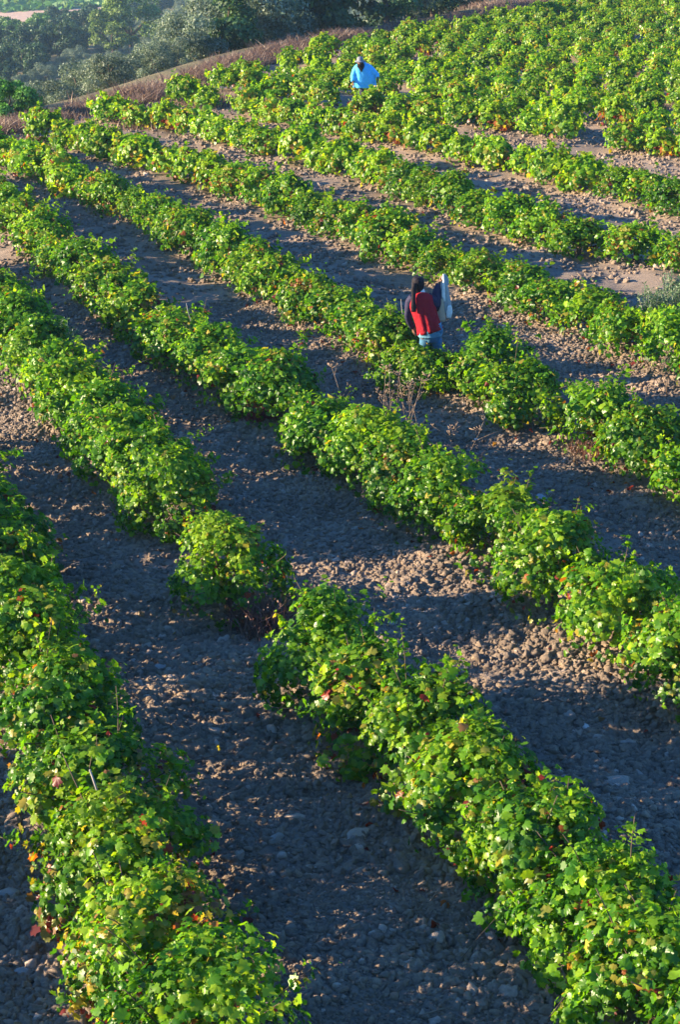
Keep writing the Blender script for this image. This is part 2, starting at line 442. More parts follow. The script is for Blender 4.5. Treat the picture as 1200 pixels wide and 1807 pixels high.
# ---------------------------------------------------------------- leaves
def leaf_template(kind, seed=0):
    r = np.random.default_rng(seed)
    if kind == 'full':      # five lobes with teeth
        ang = np.array([-158, -135, -112, -92, -68, -52, -36, -20, -10, 0, 10, 20, 36, 52, 68, 92, 112, 135, 158])
        rad = np.array([.44, .64, .56, .82, .70, .66, .96, .76, .86, 1.08, .86, .76, .96, .66, .70, .82, .56, .64, .44])
    elif kind == 'mid':
        ang = np.array([-150, -110, -72, -45, -22, 0, 22, 45, 72, 110, 150])
        rad = np.array([.52, .68, .86, .72, .90, 1.02, .90, .72, .86, .68, .52])
    else:
        ang = np.array([-140, -75, 0, 75, 140]); rad = np.array([.6, .85, 1.05, .85, .6])
    rad = rad*r.uniform(0.9, 1.1, len(rad))
    t = np.radians(ang)
    x = rad*np.sin(t)*0.62; y = rad*np.cos(t)*0.55+0.15
    z = -0.22*np.abs(x)**1.2*1.5 - 0.16*y**2 + r.uniform(-0.05, 0.05, len(x))
    V = np.vstack([[0, 0.02, 0.03], np.stack([x, y, z], 1)])
    n = len(ang); F = np.array([[0, i+1, i] for i in range(1, n)])
    return V, F
def rotmats(nrm, tip):
    z = nrm/np.linalg.norm(nrm, axis=1)[:, None]
    y = tip - (tip*z).sum(1)[:, None]*z; y /= np.linalg.norm(y, axis=1)[:, None]+1e-9
    x = np.cross(y, z)
    return np.stack([x, y, z], 2)           # columns are the local axes
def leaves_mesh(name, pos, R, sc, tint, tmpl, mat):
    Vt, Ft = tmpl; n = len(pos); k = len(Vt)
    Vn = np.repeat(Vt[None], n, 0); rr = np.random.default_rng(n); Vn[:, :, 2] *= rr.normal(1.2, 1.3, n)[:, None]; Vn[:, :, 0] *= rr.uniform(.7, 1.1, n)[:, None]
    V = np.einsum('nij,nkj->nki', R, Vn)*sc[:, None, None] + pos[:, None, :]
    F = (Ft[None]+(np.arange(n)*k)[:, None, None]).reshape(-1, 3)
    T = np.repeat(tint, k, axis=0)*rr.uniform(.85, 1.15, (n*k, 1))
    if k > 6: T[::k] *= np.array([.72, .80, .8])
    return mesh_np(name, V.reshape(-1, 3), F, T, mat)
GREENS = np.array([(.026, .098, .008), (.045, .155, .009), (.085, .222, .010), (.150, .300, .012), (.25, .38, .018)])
YEL = np.array([(.33, .30, .035), (.42, .33, .05), (.26, .27, .04)])
REDS = np.array([(.22, .030, .018), (.14, .022, .018), (.33, .10, .025), (.26, .13, .05)])
def vine_leaves(r, ncane=17, step=0.045, per=2.0, size=0.088, w=0.55, l=0.72, h=0.85, aut=0.3, light=0.0):
    """leaves along arching canes of a bush vine standing at the origin, its row along y"""
    P = []; O = []; Fr = []; canes = []
    for c in range(ncane):
        az = 2*math.pi*(c+r.uniform(-.4, .4))/ncane*2.4
        el = math.radians(r.uniform(22, 82)); L = r.uniform(0.58, 0.88)
        dirv = np.array([math.cos(az)*math.cos(el)*w/0.62, math.sin(az)*math.cos(el)*l/0.62, math.sin(el)*h/0.78])
        p = np.array([math.cos(az)*0.06, math.sin(az)*0.06, 0.22]); pts = [p.copy()]; n = int(0.62*L/step)+4
        v = dirv*step*1.18
        droop = r.uniform(0.010, 0.045)*step*1.3
        kink = r.normal(size=3)*0.004*np.array([1, 1, .4])
        for k in range(n):
            v = v + np.array([0, 0, -droop]) + kink*0.3 + r.normal(size=3)*0.0032
            p = p + v*(0.93+0.1*r.random()); p[2] = max(p[2], 0.10); pts.append(p.copy())
        pts = np.array(pts); canes.append(pts)
        m = len(pts); cnt = int(m*per*0.45)
        fr = r.uniform(0.15, 1.0, cnt)**0.8; idx = np.clip((fr*(m-1)).astype(int), 0, m-1)
        spread = 0.10*(1.15-fr*0.75)
        q = pts[idx] + r.normal(size=(cnt, 3))*spread[:, None]*np.array([1, 1, .8])
        P.append(q); Fr.append(fr)
        # lateral shoots
        for s in range(2):
            i0 = r.integers(m//3, m); dv = r.normal(size=3)*0.5+np.array([math.cos(az)*.5, math.sin(az)*.5, 0.35]); dv /= np.linalg.norm(dv)
            k = r.integers(5, 11); tt = np.linspace(0.02, r.uniform(0.10, 0.24), k)
            q = pts[i0]+dv*tt[:, None]+r.normal(size=(k, 3))*0.025
            P.append(q); Fr.append(np.full(k, 0.8))
    # leafy lumps over the dome of the bush
    NO = [None]*len(P)
    nl = int(r.integers(17, 23)); tot = int(ncane*per*17)
    for q in range(nl):
        a = 2*math.pi*(q+r.uniform(-.4, .4))/nl*5.0; e = r.uniform(0.0, 1.0)**0.8*math.pi*0.5
        c = np.array([math.cos(a)*math.cos(e)*(w-.14), math.sin(a)*math.cos(e)*(l-.16), 0.20+(h-0.36)*math.sin(e)])*r.uniform(.85, 1.06)
        rad = r.uniform(0.11, 0.24); k = int(tot/nl*(rad/.18)**1.5)
        dv = r.normal(size=(k, 3)); dv /= np.linalg.norm(dv, axis=1)[:, None]
        oc = c-np.array([0, 0, .2]); oc /= np.linalg.norm(oc)
        flip = dv@oc < -0.25; dv[flip] *= -1
        P.append(c+dv*rad*r.uniform(0.55, 1.3, (k, 1))**np.where(r.random((k, 1)) < .7, .6, 1.1)*np.array([1, 1.1, .9])); Fr.append(np.full(k, 0.35)+0.5*r.random()); NO.append(dv*.8+oc*.5)
    # skirt near the soil
    k = int(26*per); a = r.uniform(0, 2*math.pi, k); rr = r.uniform(0.45, 1.0, k)
    P.append(np.stack([np.cos(a)*rr*w, np.sin(a)*rr*l, r.uniform(0.08, 0.32, k)], 1)); Fr.append(np.full(k, 0.3)); NO.append(None)
    OUT = []
    for pp, no_ in zip(P, NO):
        if no_ is None:
            no_ = pp-np.array([0, 0, .30]); no_ = no_/(np.linalg.norm(no_, axis=1)[:, None]+1e-6)
        OUT.append(no_)
    out = np.concatenate(OUT)
    P = np.concatenate(P); Fr = np.concatenate(Fr)
    P[:, 2] = np.maximum(P[:, 2], 0.07)
    far_ = np.sqrt((P[:, 0]/w)**2+(P[:, 1]/l)**2); ok = (far_ < 1.22) | (r.random(len(P)) < .12*(far_ < 1.6)); P, Fr, out = P[ok], Fr[ok], out[ok]
    n = len(P)
    nrm = out*0.9+np.array([0, 0, 0.32])+r.normal(size=(n, 3))*0.45
    tip = out*0.7+np.array([0, 0, -0.6])+r.normal(size=(n, 3))*0.55
    R = rotmats(nrm, tip)
    sc = size*1.55*np.clip(r.lognormal(-.2, .32, n), .4, 1.4)*(1.05-0.35*(Fr > 0.9))
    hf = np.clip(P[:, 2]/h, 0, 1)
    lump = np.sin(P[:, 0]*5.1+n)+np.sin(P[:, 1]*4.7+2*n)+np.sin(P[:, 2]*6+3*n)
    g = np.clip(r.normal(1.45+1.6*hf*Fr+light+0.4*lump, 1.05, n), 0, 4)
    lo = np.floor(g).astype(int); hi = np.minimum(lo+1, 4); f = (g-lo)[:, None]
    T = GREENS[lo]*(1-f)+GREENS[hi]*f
    # turning leaves come in patches, low down
    ph = r.uniform(0, 10, 3)
    patch = np.sin(P[:, 0]*7+ph[0])+np.sin(P[:, 1]*7+ph[1])+np.sin(P[:, 2]*8+ph[2])
    u = r.random(n)
    py_ = aut*(0.10+0.35*np.clip(patch-0.4, 0, 2))*(1.15-0.6*hf); pr = aut*(0.04+0.5*np.clip(patch-1.1, 0, 2))*(1.15-hf)
    yl = u < py_; rd_ = (u > 1-pr)
    T[yl] = YEL[r.integers(0, 3, yl.sum())]*r.uniform(0.7, 1.1, (yl.sum(), 1)); T[rd_] = REDS[r.integers(0, 4, rd_.sum())]
    T = T*r.uniform(0.8, 1.2, (n, 1))
    return P, R, sc, T, canes
def wood_mb(canes, r, thick=1.0):
    mb = MB()
    gx, gy = r.uniform(-.04, .04, 2)
    mb.add(*tube([(0, 0, -0.12), (gx*.5, gy*.5, 0.05), (gx, gy, 0.15), (0, 0, 0.24)], 0.055*thick, 0.05*thick, 8))
    for c in canes:
        mb.add(*tube(np.vstack([[0, 0, 0.2], c[1::3], c[-1:]]), 0.008*thick, 0.003, 4))
    return mb

T_FULL = leaf_template('full', 1); T_MID = leaf_template('mid', 2); T_LOW = leaf_template('low', 3)
# shared meshes for the leaves that are picked out one by one
def tint_list():
    L = [tuple(c) for c in GREENS]+[(.12, .22, .022), (.075, .175, .016)]+[tuple(c) for c in YEL]+[tuple(c) for c in REDS]
    return np.array(L)
TL = tint_list(); LEAFM = {}
for ti in range(len(TL)):
    for sv in range(3):
        Vt, Ft = leaf_template('full', 50+sv*7+ti)
        LEAFM[(ti, sv)] = mesh_np('leaf', Vt, Ft, np.tile(TL[ti], (len(Vt), 1)), M['leaf'])

# ---------------------------------------------------------------- where the vines stand
vines = []
PERSON_RED = at(764, 672); PERSON_BLUE = at(643, 199)
for ri, (name, P, gaps) in enumerate(rows):
    seg = np.linalg.norm(np.diff(P, axis=0), axis=1); s = np.concatenate([[0], np.cumsum(seg)])
    q = s[-1]-0.3-rng.random()*0.6
    if name == 'A':                     # the near vines of this row, one of them standing alone
        pxs = np.array([project(a, b, float(base_h(a, b))+0.36)[0] for a, b in P])
        for fx in (1268, 1165, 1062, 955, 850, 748, 645, 562, 424):
            k = int(np.abs(pxs-fx).argmin()); x, y = P[k]; px, py, dp = project(x, y, float(base_h(x, y))+0.36)
            vines.append(dict(row=ri, rn=name, x=x+rng.normal()*.05, y=y, ang=math.atan2(*(P[max(k-4, 0)]-P[k])[::-1]), px=px, py=py, d=dp, inv=(px < 1225 and py < 1860)))
        q = s[int(np.abs(pxs-318).argmin())]
    while q > 0:
        x = np.interp(q, s, P[:, 0]); y = np.interp(q, s, P[:, 1])
        x2 = np.interp(max(q-0.5, 0), s, P[:, 0]); y2 = np.interp(max(q-0.5, 0), s, P[:, 1])
        ang = math.atan2(y2-y, x2-x)
        px, py, dp = project(x, y, float(base_h(x, y))+0.36)
        q -= rng.uniform(1.05, 1.30)
        if edge_d(x, y) > -0.9: continue
        if y < 7: continue
        if any(a < px < b for a, b in gaps): continue
        if not ((-1000 if name == 'Y' else -260) < px < 1330 and py > -60 and py < 2150): continue
        nearp = min(np.hypot(x-PERSON_RED[0], y-PERSON_RED[1]), np.hypot(x-PERSON_BLUE[0], y-PERSON_BLUE[1]))
        if nearp < 0.62: continue
        if ri > 3 and rng.random() < 0.02: continue
        jit = 1
        jx, jy = rng.normal(size=2)*0.07
        inv = (-25 < px < 1225) and (-20 < py < 1860)
        vines.append(dict(row=ri, rn=name, x=x+jx, y=y+jy, ang=ang, px=px, py=py, d=dp, inv=inv))

_p = at(738, 700); vines.append(dict(row=4, rn='C', x=_p[0], y=_p[1], ang=2.2, px=738, py=650, d=project(_p[0], _p[1], 0)[2], inv=True, scale=.64))
_p = at(650, 209); vines.append(dict(row=8, rn='G', x=_p[0], y=_p[1], ang=2.9, px=650, py=195, d=project(_p[0], _p[1], 0)[2], inv=True))
_c = sorted([v for v in vines if v['rn'] == 'G'], key=lambda v: -v['px']); vines = [v for v in vines if v['rn'] != 'G']+_c
_c = [v for v in vines if v['rn'] == 'C']; vines = [v for v in vines if v['rn'] != 'C']+sorted(_c, key=lambda v: -v['px'])
# ---------------------------------------------------------------- grapevines
ORD = ['first', 'second', 'third', 'fourth', 'fifth', 'sixth', 'seventh', 'eighth', 'ninth', 'tenth', 'eleventh', 'twelfth',
       'thirteenth', 'fourteenth', 'fifteenth', 'sixteenth', 'seventeenth', 'eighteenth', 'nineteenth', 'twentieth',
       '21st', '22nd', '23rd', '24th', '25th', '26th', '27th', '28th', '29th', '30th']
ROWTXT = {'Z': "the short row at lower left", 'A': "the long row ending at lower right",
          'B': "the row in front of the red-vested picker", 'C': "the row the red-vested picker stands in",
          'D': "the first row behind the red-vested picker", 'E': "the second row behind the red-vested picker",
          'F': "the third row behind the red-vested picker", 'G': "the row just in front of the blue-shirted picker",
          'H01': "the row just behind the blue-shirted picker"}
for k in range(2, 16): ROWTXT['H%02d' % k] = "the %s row behind the blue-shirted picker" % ORD[k-1]
count = {}
for v in vines:
    if v['inv']:
        count[v['rn']] = count.get(v['rn'], 0)+1; v['n'] = count[v['rn']]
AUT = [((230, 1700), 170, 1.7), ((850, 1400), 140, 1.1), ((300, 1600), 100, .9), ((100, 1350), 70, .7), ((1000, 1500), 160, 0.7), ((470, 760), 60, 0.8), ((700, 960), 60, .6),
       ((1150, 1170), 90, 0.7), ((1000, 1080), 90, .6), ((470, 480), 50, .7), ((360, 600), 60, .4)]
def autumn(px, py, r):
    a = r.uniform(0.05, 0.45) if py > 420 else r.uniform(0.3, 0.85)
    for (ax, ay), rad, s in AUT:
        a = max(a, s*math.exp(-((px-ax)**2+(py-ay)**2)/rad**2))
    return a
vis = sorted([v for v in vines if v['inv']], key=lambda v: v['d'])
NEAR = 44; PICK = 20
for i, v in enumerate(vis): v['rank'] = i
MIDP = []
for k in range(12):
    r = np.random.default_rng(500+k)
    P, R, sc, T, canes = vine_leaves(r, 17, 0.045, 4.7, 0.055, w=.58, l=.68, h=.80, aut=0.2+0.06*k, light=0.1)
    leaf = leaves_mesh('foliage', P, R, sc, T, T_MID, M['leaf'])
    tr = wood_mb(canes, r); o = tr.build('trunk', M['bark']); trm = o.data; bpy.data.objects.remove(o)
    MIDP.append((leaf, trm))
FARP = []
for k in range(10):
    r = np.random.default_rng(700+k)
    P, R, sc, T, canes = vine_leaves(r, 17, 0.05, 2.9, 0.078, w=.54, l=.66, h=.72, aut=0.35+0.09*k, light=0.55)
    FARP.append(leaves_mesh('grapevine', P, R, sc, T, T_LOW, M['leaf']))
SLIM = {'E': 0.92, 'F': 0.92}
print('in view', len(vis))
for vi, v in enumerate(vines):
    r = np.random.default_rng(1000+vi)
    z = float(ground_h(np.array([v['x']]), np.array([v['y']]))[0])-0.02
    near = v['inv'] and v['rank'] < NEAR
    rot = v['ang']-math.pi/2 + (math.pi if r.random() < 0.5 else 0)+r.uniform(-0.25, 0.25)
    if near:
        vs = v.get('scale', 1.0)
        root = empty('grapevine', (v['x'], v['y'], z), rot)
        aut = autumn(v['px'], v['py'], r)
        big = 1.08 if v['rn'] in ('Z',) else 1.0
        hh = r.uniform(0.76, 0.96)*vs*(1.12 if v['rank'] < 24 else 1.0)
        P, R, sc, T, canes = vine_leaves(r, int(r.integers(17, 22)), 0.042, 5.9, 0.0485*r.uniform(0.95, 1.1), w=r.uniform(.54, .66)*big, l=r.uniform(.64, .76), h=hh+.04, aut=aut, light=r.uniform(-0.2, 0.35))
        wood_mb(canes, r).build('trunk', M['bark'], root)
        sel = np.zeros(len(P), bool)
        if v['rank'] < PICK:
            c, s = math.cos(rot), math.sin(rot)
            wx = P[:, 0]*c-P[:, 1]*s; wy = P[:, 0]*s+P[:, 1]*c
            tocam = np.array([-v['x'], -v['y'], CAMZ-z]); tocam /= np.linalg.norm(tocam)
            sco = (wx*tocam[0]+wy*tocam[1]+(P[:, 2]-.35)*tocam[2])*1.4+sc*2+r.uniform(-.15, .15, len(P))
            idx = np.argsort(-sco)[:300]; sel[idx] = True
            D = ((T[idx][:, None, :]-TL[None])**2/(TL[None]+0.02)).sum(2).argmin(1)
            for j, i in enumerate(idx):
                o = bpy.data.objects.new('leaf', LEAFM[(int(D[j]), j % 3)]); COL.objects.link(o)
                m = Matrix(R[i].tolist()).to_4x4(); m.translation = P[i]
                o.parent = root
                o.matrix_local = m @ Matrix.Diagonal((sc[i], sc[i], sc[i], 1))
        q = ~sel
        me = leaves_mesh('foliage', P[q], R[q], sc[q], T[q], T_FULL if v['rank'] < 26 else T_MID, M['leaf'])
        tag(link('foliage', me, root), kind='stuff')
    elif v['d'] < 44 or not v['inv']:
        vs = v.get('scale', 1.0)
        root = empty('grapevine', (v['x'], v['y'], z), rot)
        lf, tr = MIDP[int(r.integers(0, 12))]
        link('trunk', tr, root); tag(link('foliage', lf, root), kind='stuff')
        s = r.uniform(0.9, 1.1); root.scale = (s*r.uniform(.88, 1.05), s, s*r.uniform(.86, 1.08)*vs)
    else:
        root = link('grapevine', FARP[int(r.integers(0, 10))], None, (v['x'], v['y'], z)); root.rotation_euler = (0, 0, rot)
        s = r.uniform(0.9, 1.12)*(.90 if v['rn'][0] == 'H' else 1); root.scale = (s*r.uniform(.8, 1.0), s, s*r.uniform(.85, 1.1))
    if v['inv']:
        tag(root, 'green grapevine, %s from right in %s' % (ORD[v['n']-1], ROWTXT[v['rn']]), 'grapevine',
            'bush grapevines planted in rows across the slope')
    else:
        tag(root, 'green bush grapevine at a row end just outside the view', 'grapevine', 'grapevines just outside the view')

# ---------------------------------------------------------------- trees beyond the vineyard
def crown_mesh(r, rad, h, nblob, nleaf, size, cols, mat, name='crown', elong=0.42, z0=0.25, flat=1.0):
    C = []; B = []
    for k in range(nblob):
        a = r.uniform(0, 2*math.pi); e = r.uniform(-0.95, 1.0)
        rr = rad*r.uniform(0.35, 0.85)*math.sqrt(max(0.05, 1-abs(e)**2*0.8))
        C.append((rr*math.cos(a), rr*math.sin(a), h*(z0+(1-z0)*0.5)+e*h*(1-z0)*0.42)); B.append(rad*r.uniform(0.2, 0.42))
    C = np.array(C); B = np.array(B)
    w = B**2/np.sum(B**2); which = r.choice(nblob, nleaf, p=w)
    dv = r.normal(size=(nleaf, 3)); dv /= np.linalg.norm(dv, axis=1)[:, None]
    dv[:, 2] = np.where(dv[:, 2] < -0.3, -dv[:, 2], dv[:, 2])
    P = C[which]+dv*(B[which]*r.uniform(0.55, 1.15, nleaf)**1.0)[:, None]*np.array([1, 1, .85*flat])
    nrm = dv+r.normal(size=(nleaf, 3))*0.55; tip = r.normal(size=(nleaf, 3))+np.array([0, 0, .5])
    R = rotmats(nrm, tip)
    Vt = np.array([[0, -.5, 0], [elong, 0.05, -.08], [0, .55, 0.02], [-elong, 0.0, -.08]]); Ft = np.array([[0, 1, 2], [0, 2, 3]])
    sc = size*r.uniform(0.6, 1.4, nleaf)
    cols = np.array(cols); T = cols[r.integers(0, len(cols), nleaf)]*(1+0.35*(r.random(nblob)[which]-0.5))[:, None]*r.uniform(0.8, 1.2, (nleaf, 1))
    return leaves_mesh(name, P, R, sc, T, (Vt, Ft), mat), C
def trunk_mesh(r, C, h, rad):
    mb = MB(); top = np.array([r.uniform(-.1, .1), r.uniform(-.1, .1), h*0.33])
    mb.add(*tube([(0, 0, -0.5), (0.02, 0.0, h*0.12), top*0.7, top], 0.09*rad, 0.06*rad, 8))
    for c in C[:9]:
        mid = (top+c)/2+r.normal(size=3)*0.1*rad
        mb.add(*tube([top*0.95, mid, c], 0.045*rad, 0.012*rad, 5))
    o = mb.build('trunk', M['bark']); m = o.data; bpy.data.objects.remove(o); return m
OLC = [(.11, .155, .095), (.15, .20, .14), (.08, .12, .07), (.21, .26, .20)]
OKC = [(.018, .050, .020), (.028, .065, .026), (.040, .08, .034)]
GRC = [(.07, .17, .03), (.10, .20, .04)]
SHC = [(.12, .20, .04), (.17, .24, .06), (.09, .16, .035)]
def tree_kind(seed, n, *a):
    out = []
    for k in range(n):
        r = np.random.default_rng(seed+k)
        cm, C = crown_mesh(r, *a); out.append((cm, trunk_mesh(r, C, a[1], a[0])))
    return out
K_OL = tree_kind(20, 6, 1.9, 3.0, 26, 9000, .125, OLC, M['olive'], 'crown', .22, .12)
K_OK = tree_kind(40, 5, 2.9, 4.4, 18, 3000, .34, OKC, M['oak'], 'crown', .42, .10)
K_LI = tree_kind(60, 2, 2.9, 4.4, 18, 3000, .34, GRC, M['oak'], 'crown', .42, .10)
K_BR = tree_kind(70, 2, 2.3, 4.6, 17, 4200, .20, SHC, M['oak'], 'crown', .40, .18)
K_BU = tree_kind(80, 2, 1.3, 1.5, 20, 6000, .11, [(.10, .27, .04), (.08, .21, .04)], M['oak'], 'crown', .40, .05)
K_DK = tree_kind(90, 3, 1.7, 3.0, 16, 4200, .17, [(.04, .085, .03), (.055, .11, .035)], M['oak'], 'crown', .36, .08)
trees = []
def put_tree(kind, x, y, s, label, group=None, cat='tree', name='olive_tree', sz=1.0):
    z = float(base_h(x, y))-0.1
    e = empty(name, (x, y, z), rng.uniform(0, 6.28)); e.scale = (s, s, s*sz)
    cm, tm = kind[int(rng.integers(0, len(kind)))]
    link('trunk', tm, e); link('crown', cm, e)
    tag(e, label, cat, group); trees.append((x, y)); return e
def free(x, y, d): return all((x-a)**2+(y-b)**2 > d*d for a, b in trees)
# single trees that can be pointed at
px_tree = [
 (K_BR, (232, 104), 1.9, 'yellow-green tree rising above the grey olives at upper left', 'leafy_tree'),
 (K_BR, (200, 108), 1.4, 'smaller yellow-green tree touching the left side of the tall one', 'leafy_tree'),
 (K_BU, (14, 206), 0.68, 'low bright green shrub at left edge behind the dry grass', 'shrub'),
 (K_OK, (40, 150), 0.45, 'dark tree in front of the olives near the left edge', 'oak_tree'),
]
for kind, (px, py), s, lab, nm in px_tree:
    x, y = at(px, py)
    put_tree(kind, x, y, s, lab, None, 'shrub' if nm == 'shrub' else 'tree', nm)
def at_edge(px, d):
    best = None
    for t in np.arange(-20, 75, 0.25):
        x, y = E0+ED*t+EN*(d-0.9*math.sin(t*0.16+0.6)); q = project(x, y, float(base_h(x, y)))[0]
        if best is None or abs(q-px) < best[0]: best = (abs(q-px), x, y)
    return best[1], best[2]
for px, d, kind, s_, lab, nm in [
    (300, 9.0, K_OL, .62, 'grey olive behind the bank, right of the yellow-green tree', 'olive_tree'),
    (252, 9.0, K_OL, .55, 'grey olive behind the bank, below the tall yellow-green tree', 'olive_tree'),
    (200, 8.0, K_OL, .50, 'grey olive behind the bank, sixth from the left edge', 'olive_tree'),
    (158, 7.0, K_OL, .50, 'grey olive behind the bank, fifth from the left edge', 'olive_tree'),
    (122, 9.0, K_OL, .55, 'grey olive behind the bank, fourth from the left edge', 'olive_tree'),
    (90, 6.5, K_OL, .45, 'grey olive behind the bank, third from the left edge', 'olive_tree'),
    (55, 8.5, K_OL, .55, 'grey olive behind the bank, second from the left edge', 'olive_tree'),
    (20, 10.0, K_OL, .60, 'grey olive behind the bright green shrub at the left edge', 'olive_tree'),
    (335, 6.0, K_OL, .62, 'grey olive just behind the bank, below the open olive slope', 'olive_tree'),
    (385, 5.5, K_DK, .75, 'dark green tree behind the bank, first left of the big grey olives', 'bushy_tree'),
    (425, 6.0, K_OL, .82, 'big grey olive behind the bank, left of the dark trees at top centre', 'olive_tree'),
    (468, 5.5, K_OL, .90, 'big grey-green olive at the bank, second left of the bare path', 'olive_tree'),
    (515, 6.5, K_OK, .62, 'dark spreading tree at the bank near top centre', 'oak_tree'),
    (548, 5.0, K_DK, .95, 'dark dense tree at the bank, nearest left of the bare path', 'bushy_tree'),
    (588, 8.0, K_OK, .65, 'darkest rounded tree at top centre left of the bare path', 'oak_tree'),
    (505, 11.0, K_OL, 1.0, 'grey olive crown rising behind the dark spreading tree at top centre', 'olive_tree'),
    (440, 12.0, K_OL, 1.0, 'grey olive crown rising behind the big olives at the bank', 'olive_tree'),
    (685, 3.2, K_DK, .85, 'bushy green tree at the vineyard head, right beside the bare path', 'bushy_tree'),
    (722, 4.0, K_OL, .75, 'grey-green olive between dark trees right of the bare path', 'olive_tree'),
    (765, 4.0, K_DK, .85, 'dark tree at the top edge, second dark one right of the path', 'bushy_tree'),
    (812, 5.0, K_DK, .80, 'dark tree at the top edge, third dark one right of the path', 'bushy_tree'),
    (700, 9.0, K_OK, .65, 'dark tree rising behind the bushy tree beside the bare path', 'oak_tree'),
    (780, 10.0, K_OK, .65, 'rearmost dark tree at the top edge right of the path', 'oak_tree')]:
    x, y = at_edge(px, d); put_tree(kind, x, y, s_*(1.45 if px < 600 else 1.15), lab, None, 'tree', nm)
olives, woods = [], []
for tries in range(11000):
    y = rng.uniform(48, 420); x = rng.uniform(-0.21*y-4, 0.10*y+4)
    d = float(edge_d(x, y))
    if d < 4.6: continue
    px, py, dp = project(x, y, float(base_h(x, y)))
    if not (-60 < px < 700 and -70 < py < 300): continue
    if py < 82-0.22*px and px < 420 and d > 60: continue          # the open field
    top = 178-0.50*px
    wood = py < top and d > 30
    zt = float(base_h(x, y))+2.4; f = np.linspace(0.15, 0.97, 50)          # skip trees wholly hidden by the hillside
    if np.any(base_h(x*f, y*f) > CAMZ+(zt-CAMZ)*f): continue
    if free(x, y, 4.4 if wood else (2.3 if d < 12 else 4.1)):
        (woods if wood else olives).append((x, y, px, py, d)); trees.append((x, y))
print('trees', len(olives), len(woods))
olives.sort(key=lambda p: p[4])
front = sorted(olives[:28], key=lambda p: p[2])
for i, (x, y, px, py, d) in enumerate(front):
    lab = 'silvery grey olive tree directly behind the dry grass bank, %s from the left' % ORD[i] if i < 28 else ''
    put_tree(K_OL, x, y, rng.uniform(0.48, 0.66), lab, 'front olives behind the grass bank', 'olive tree')
for x, y, px, py, d in olives[28:]:
    far = d > 32
    put_tree(K_OL, x, y, rng.uniform(0.6, 0.95), 'silvery grey olive tree on the far side of the grove' if far else 'silvery grey olive tree in the middle of the grove behind the bank',
             'rear olives of the grove' if far else 'middle olives of the grove', 'olive tree')
woods.sort(key=lambda p: p[4])
for i, (x, y, px, py, d) in enumerate(woods):
    if abs(px-45)+abs(py-80)*2 < 45:
        put_tree(K_LI, x, y, 0.85, 'bright green rounded tree among the dark blue-green wood at left', 'light green trees in the far wood', 'tree', 'leafy_tree'); continue
    nearw = i < len(woods)/2
    put_tree(K_OK, x, y, rng.uniform(0.6, 1.05), 'dark rounded tree in the nearer half of the blue-green wood' if nearw else 'dark rounded tree in the farther half of the blue-green wood',
             'nearer trees of the dark wood' if nearw else 'farther trees of the dark wood', 'tree', 'oak_tree')

# far field: rows of low green crops, and the pale bare strip below it
def patch(name, poly, up, col, mat, n=14):
    P = np.array([at(*p) for p in poly]); a, b, c, d = P
    u = np.linspace(0, 1, n); U, Vv = np.meshgrid(u, u)
    XY = (a*(1-U)[..., None]+b*U[..., None])*(1-Vv)[..., None]+(d*(1-U)[..., None]+c*U[..., None])*Vv[..., None]
    XY = XY+np.stack([fbm(XY[..., 0]/9, XY[..., 1]/9, 5, 2), fbm(XY[..., 0]/9, XY[..., 1]/9, 6, 2)], -1)*5
    Z = base_h(XY[..., 0], XY[..., 1])+up
    V = np.dstack([XY, Z]).reshape(-1, 3); F = np.array([[i*n+j, i*n+j+1, (i+1)*n+j+1, (i+1)*n+j] for i in range(n-1) for j in range(n-1)])
    return tag(link(name, mesh_np(name, V, F, np.tile(col, (len(V), 1)), mat, True)), kind='structure')
patch('far_bare_field', [(-80, 62), (240, 30), (225, 8), (-80, 30)], 0.5, (1.9, 1.6, 1.45), M['soil'])
patch('far_bare_path', [(425, 22), (760, 6), (760, -8), (425, 2)], 0.5, (2.0, 1.7, 1.5), M['soil'])
patch('far_green_field', [(-120, 30), (420, 4), (420, -40), (-120, -40)], 0.35, (0.45, 0.9, 0.35), M['soil'])
def field_rows():
    P = []; T = []
    for k in range(26):
        py0 = 26-k*2.2
        for px in np.arange(-70, 330, 2.2):
            p = at(px, py0-px*0.055); x, y = p+rng.normal(size=2)*0.5
            P.append((x, y, float(base_h(x, y))+0.7)); T.append((.07, .17, .04) if rng.random() < .7 else (.12, .20, .06))
    P = np.array(P); n = len(P); R = rotmats(rng.normal(size=(n, 3))*.4+np.array([0, -.4, .8]), rng.normal(size=(n, 3)))
    me = leaves_mesh('far_vine_rows', P, R, rng.uniform(1.2, 2.2, n), np.array(T), T_LOW, M['oak'])
    tag(link('far_vine_rows', me), 'green vine rows of the far field at the upper left corner', 'vines', kind='stuff')
field_rows()

# ---------------------------------------------------------------- dry grass bank and weeds
def blades(name, X, Y, Hh, cols, mat, r, width=0.012, lean=0.35, zoff=0.0):
    n = len(X); Z = base_h(X, Y)+zoff
    a = r.uniform(0, 2*math.pi, n); w = width*r.uniform(.6, 1.5, n); h = Hh*r.uniform(.5, 1.15, n)
    lx = r.normal(size=n)*lean*h; ly = r.normal(size=n)*lean*h
    B = np.stack([X, Y, Z], 1); dx = np.stack([np.cos(a)*w, np.sin(a)*w, 0*a], 1)
    mid = B+np.stack([lx*.35, ly*.35, h*.6], 1); top = B+np.stack([lx, ly, h], 1)
    V = np.stack([B-dx, B+dx, mid+dx*.8, mid-dx*.8, top], 1).reshape(-1, 3)
    k = (np.arange(n)*5)[:, None]
    F = np.concatenate([k+np.array([[0, 1, 2]]), k+np.array([[0, 2, 3]]), k+np.array([[3, 2, 4]])])
    cols = np.array(cols); T = np.repeat(cols[r.integers(0, len(cols), n)]*r.uniform(.75, 1.2, (n, 1)), 5, axis=0)
    return mesh_np(name, V, F, T, mat)
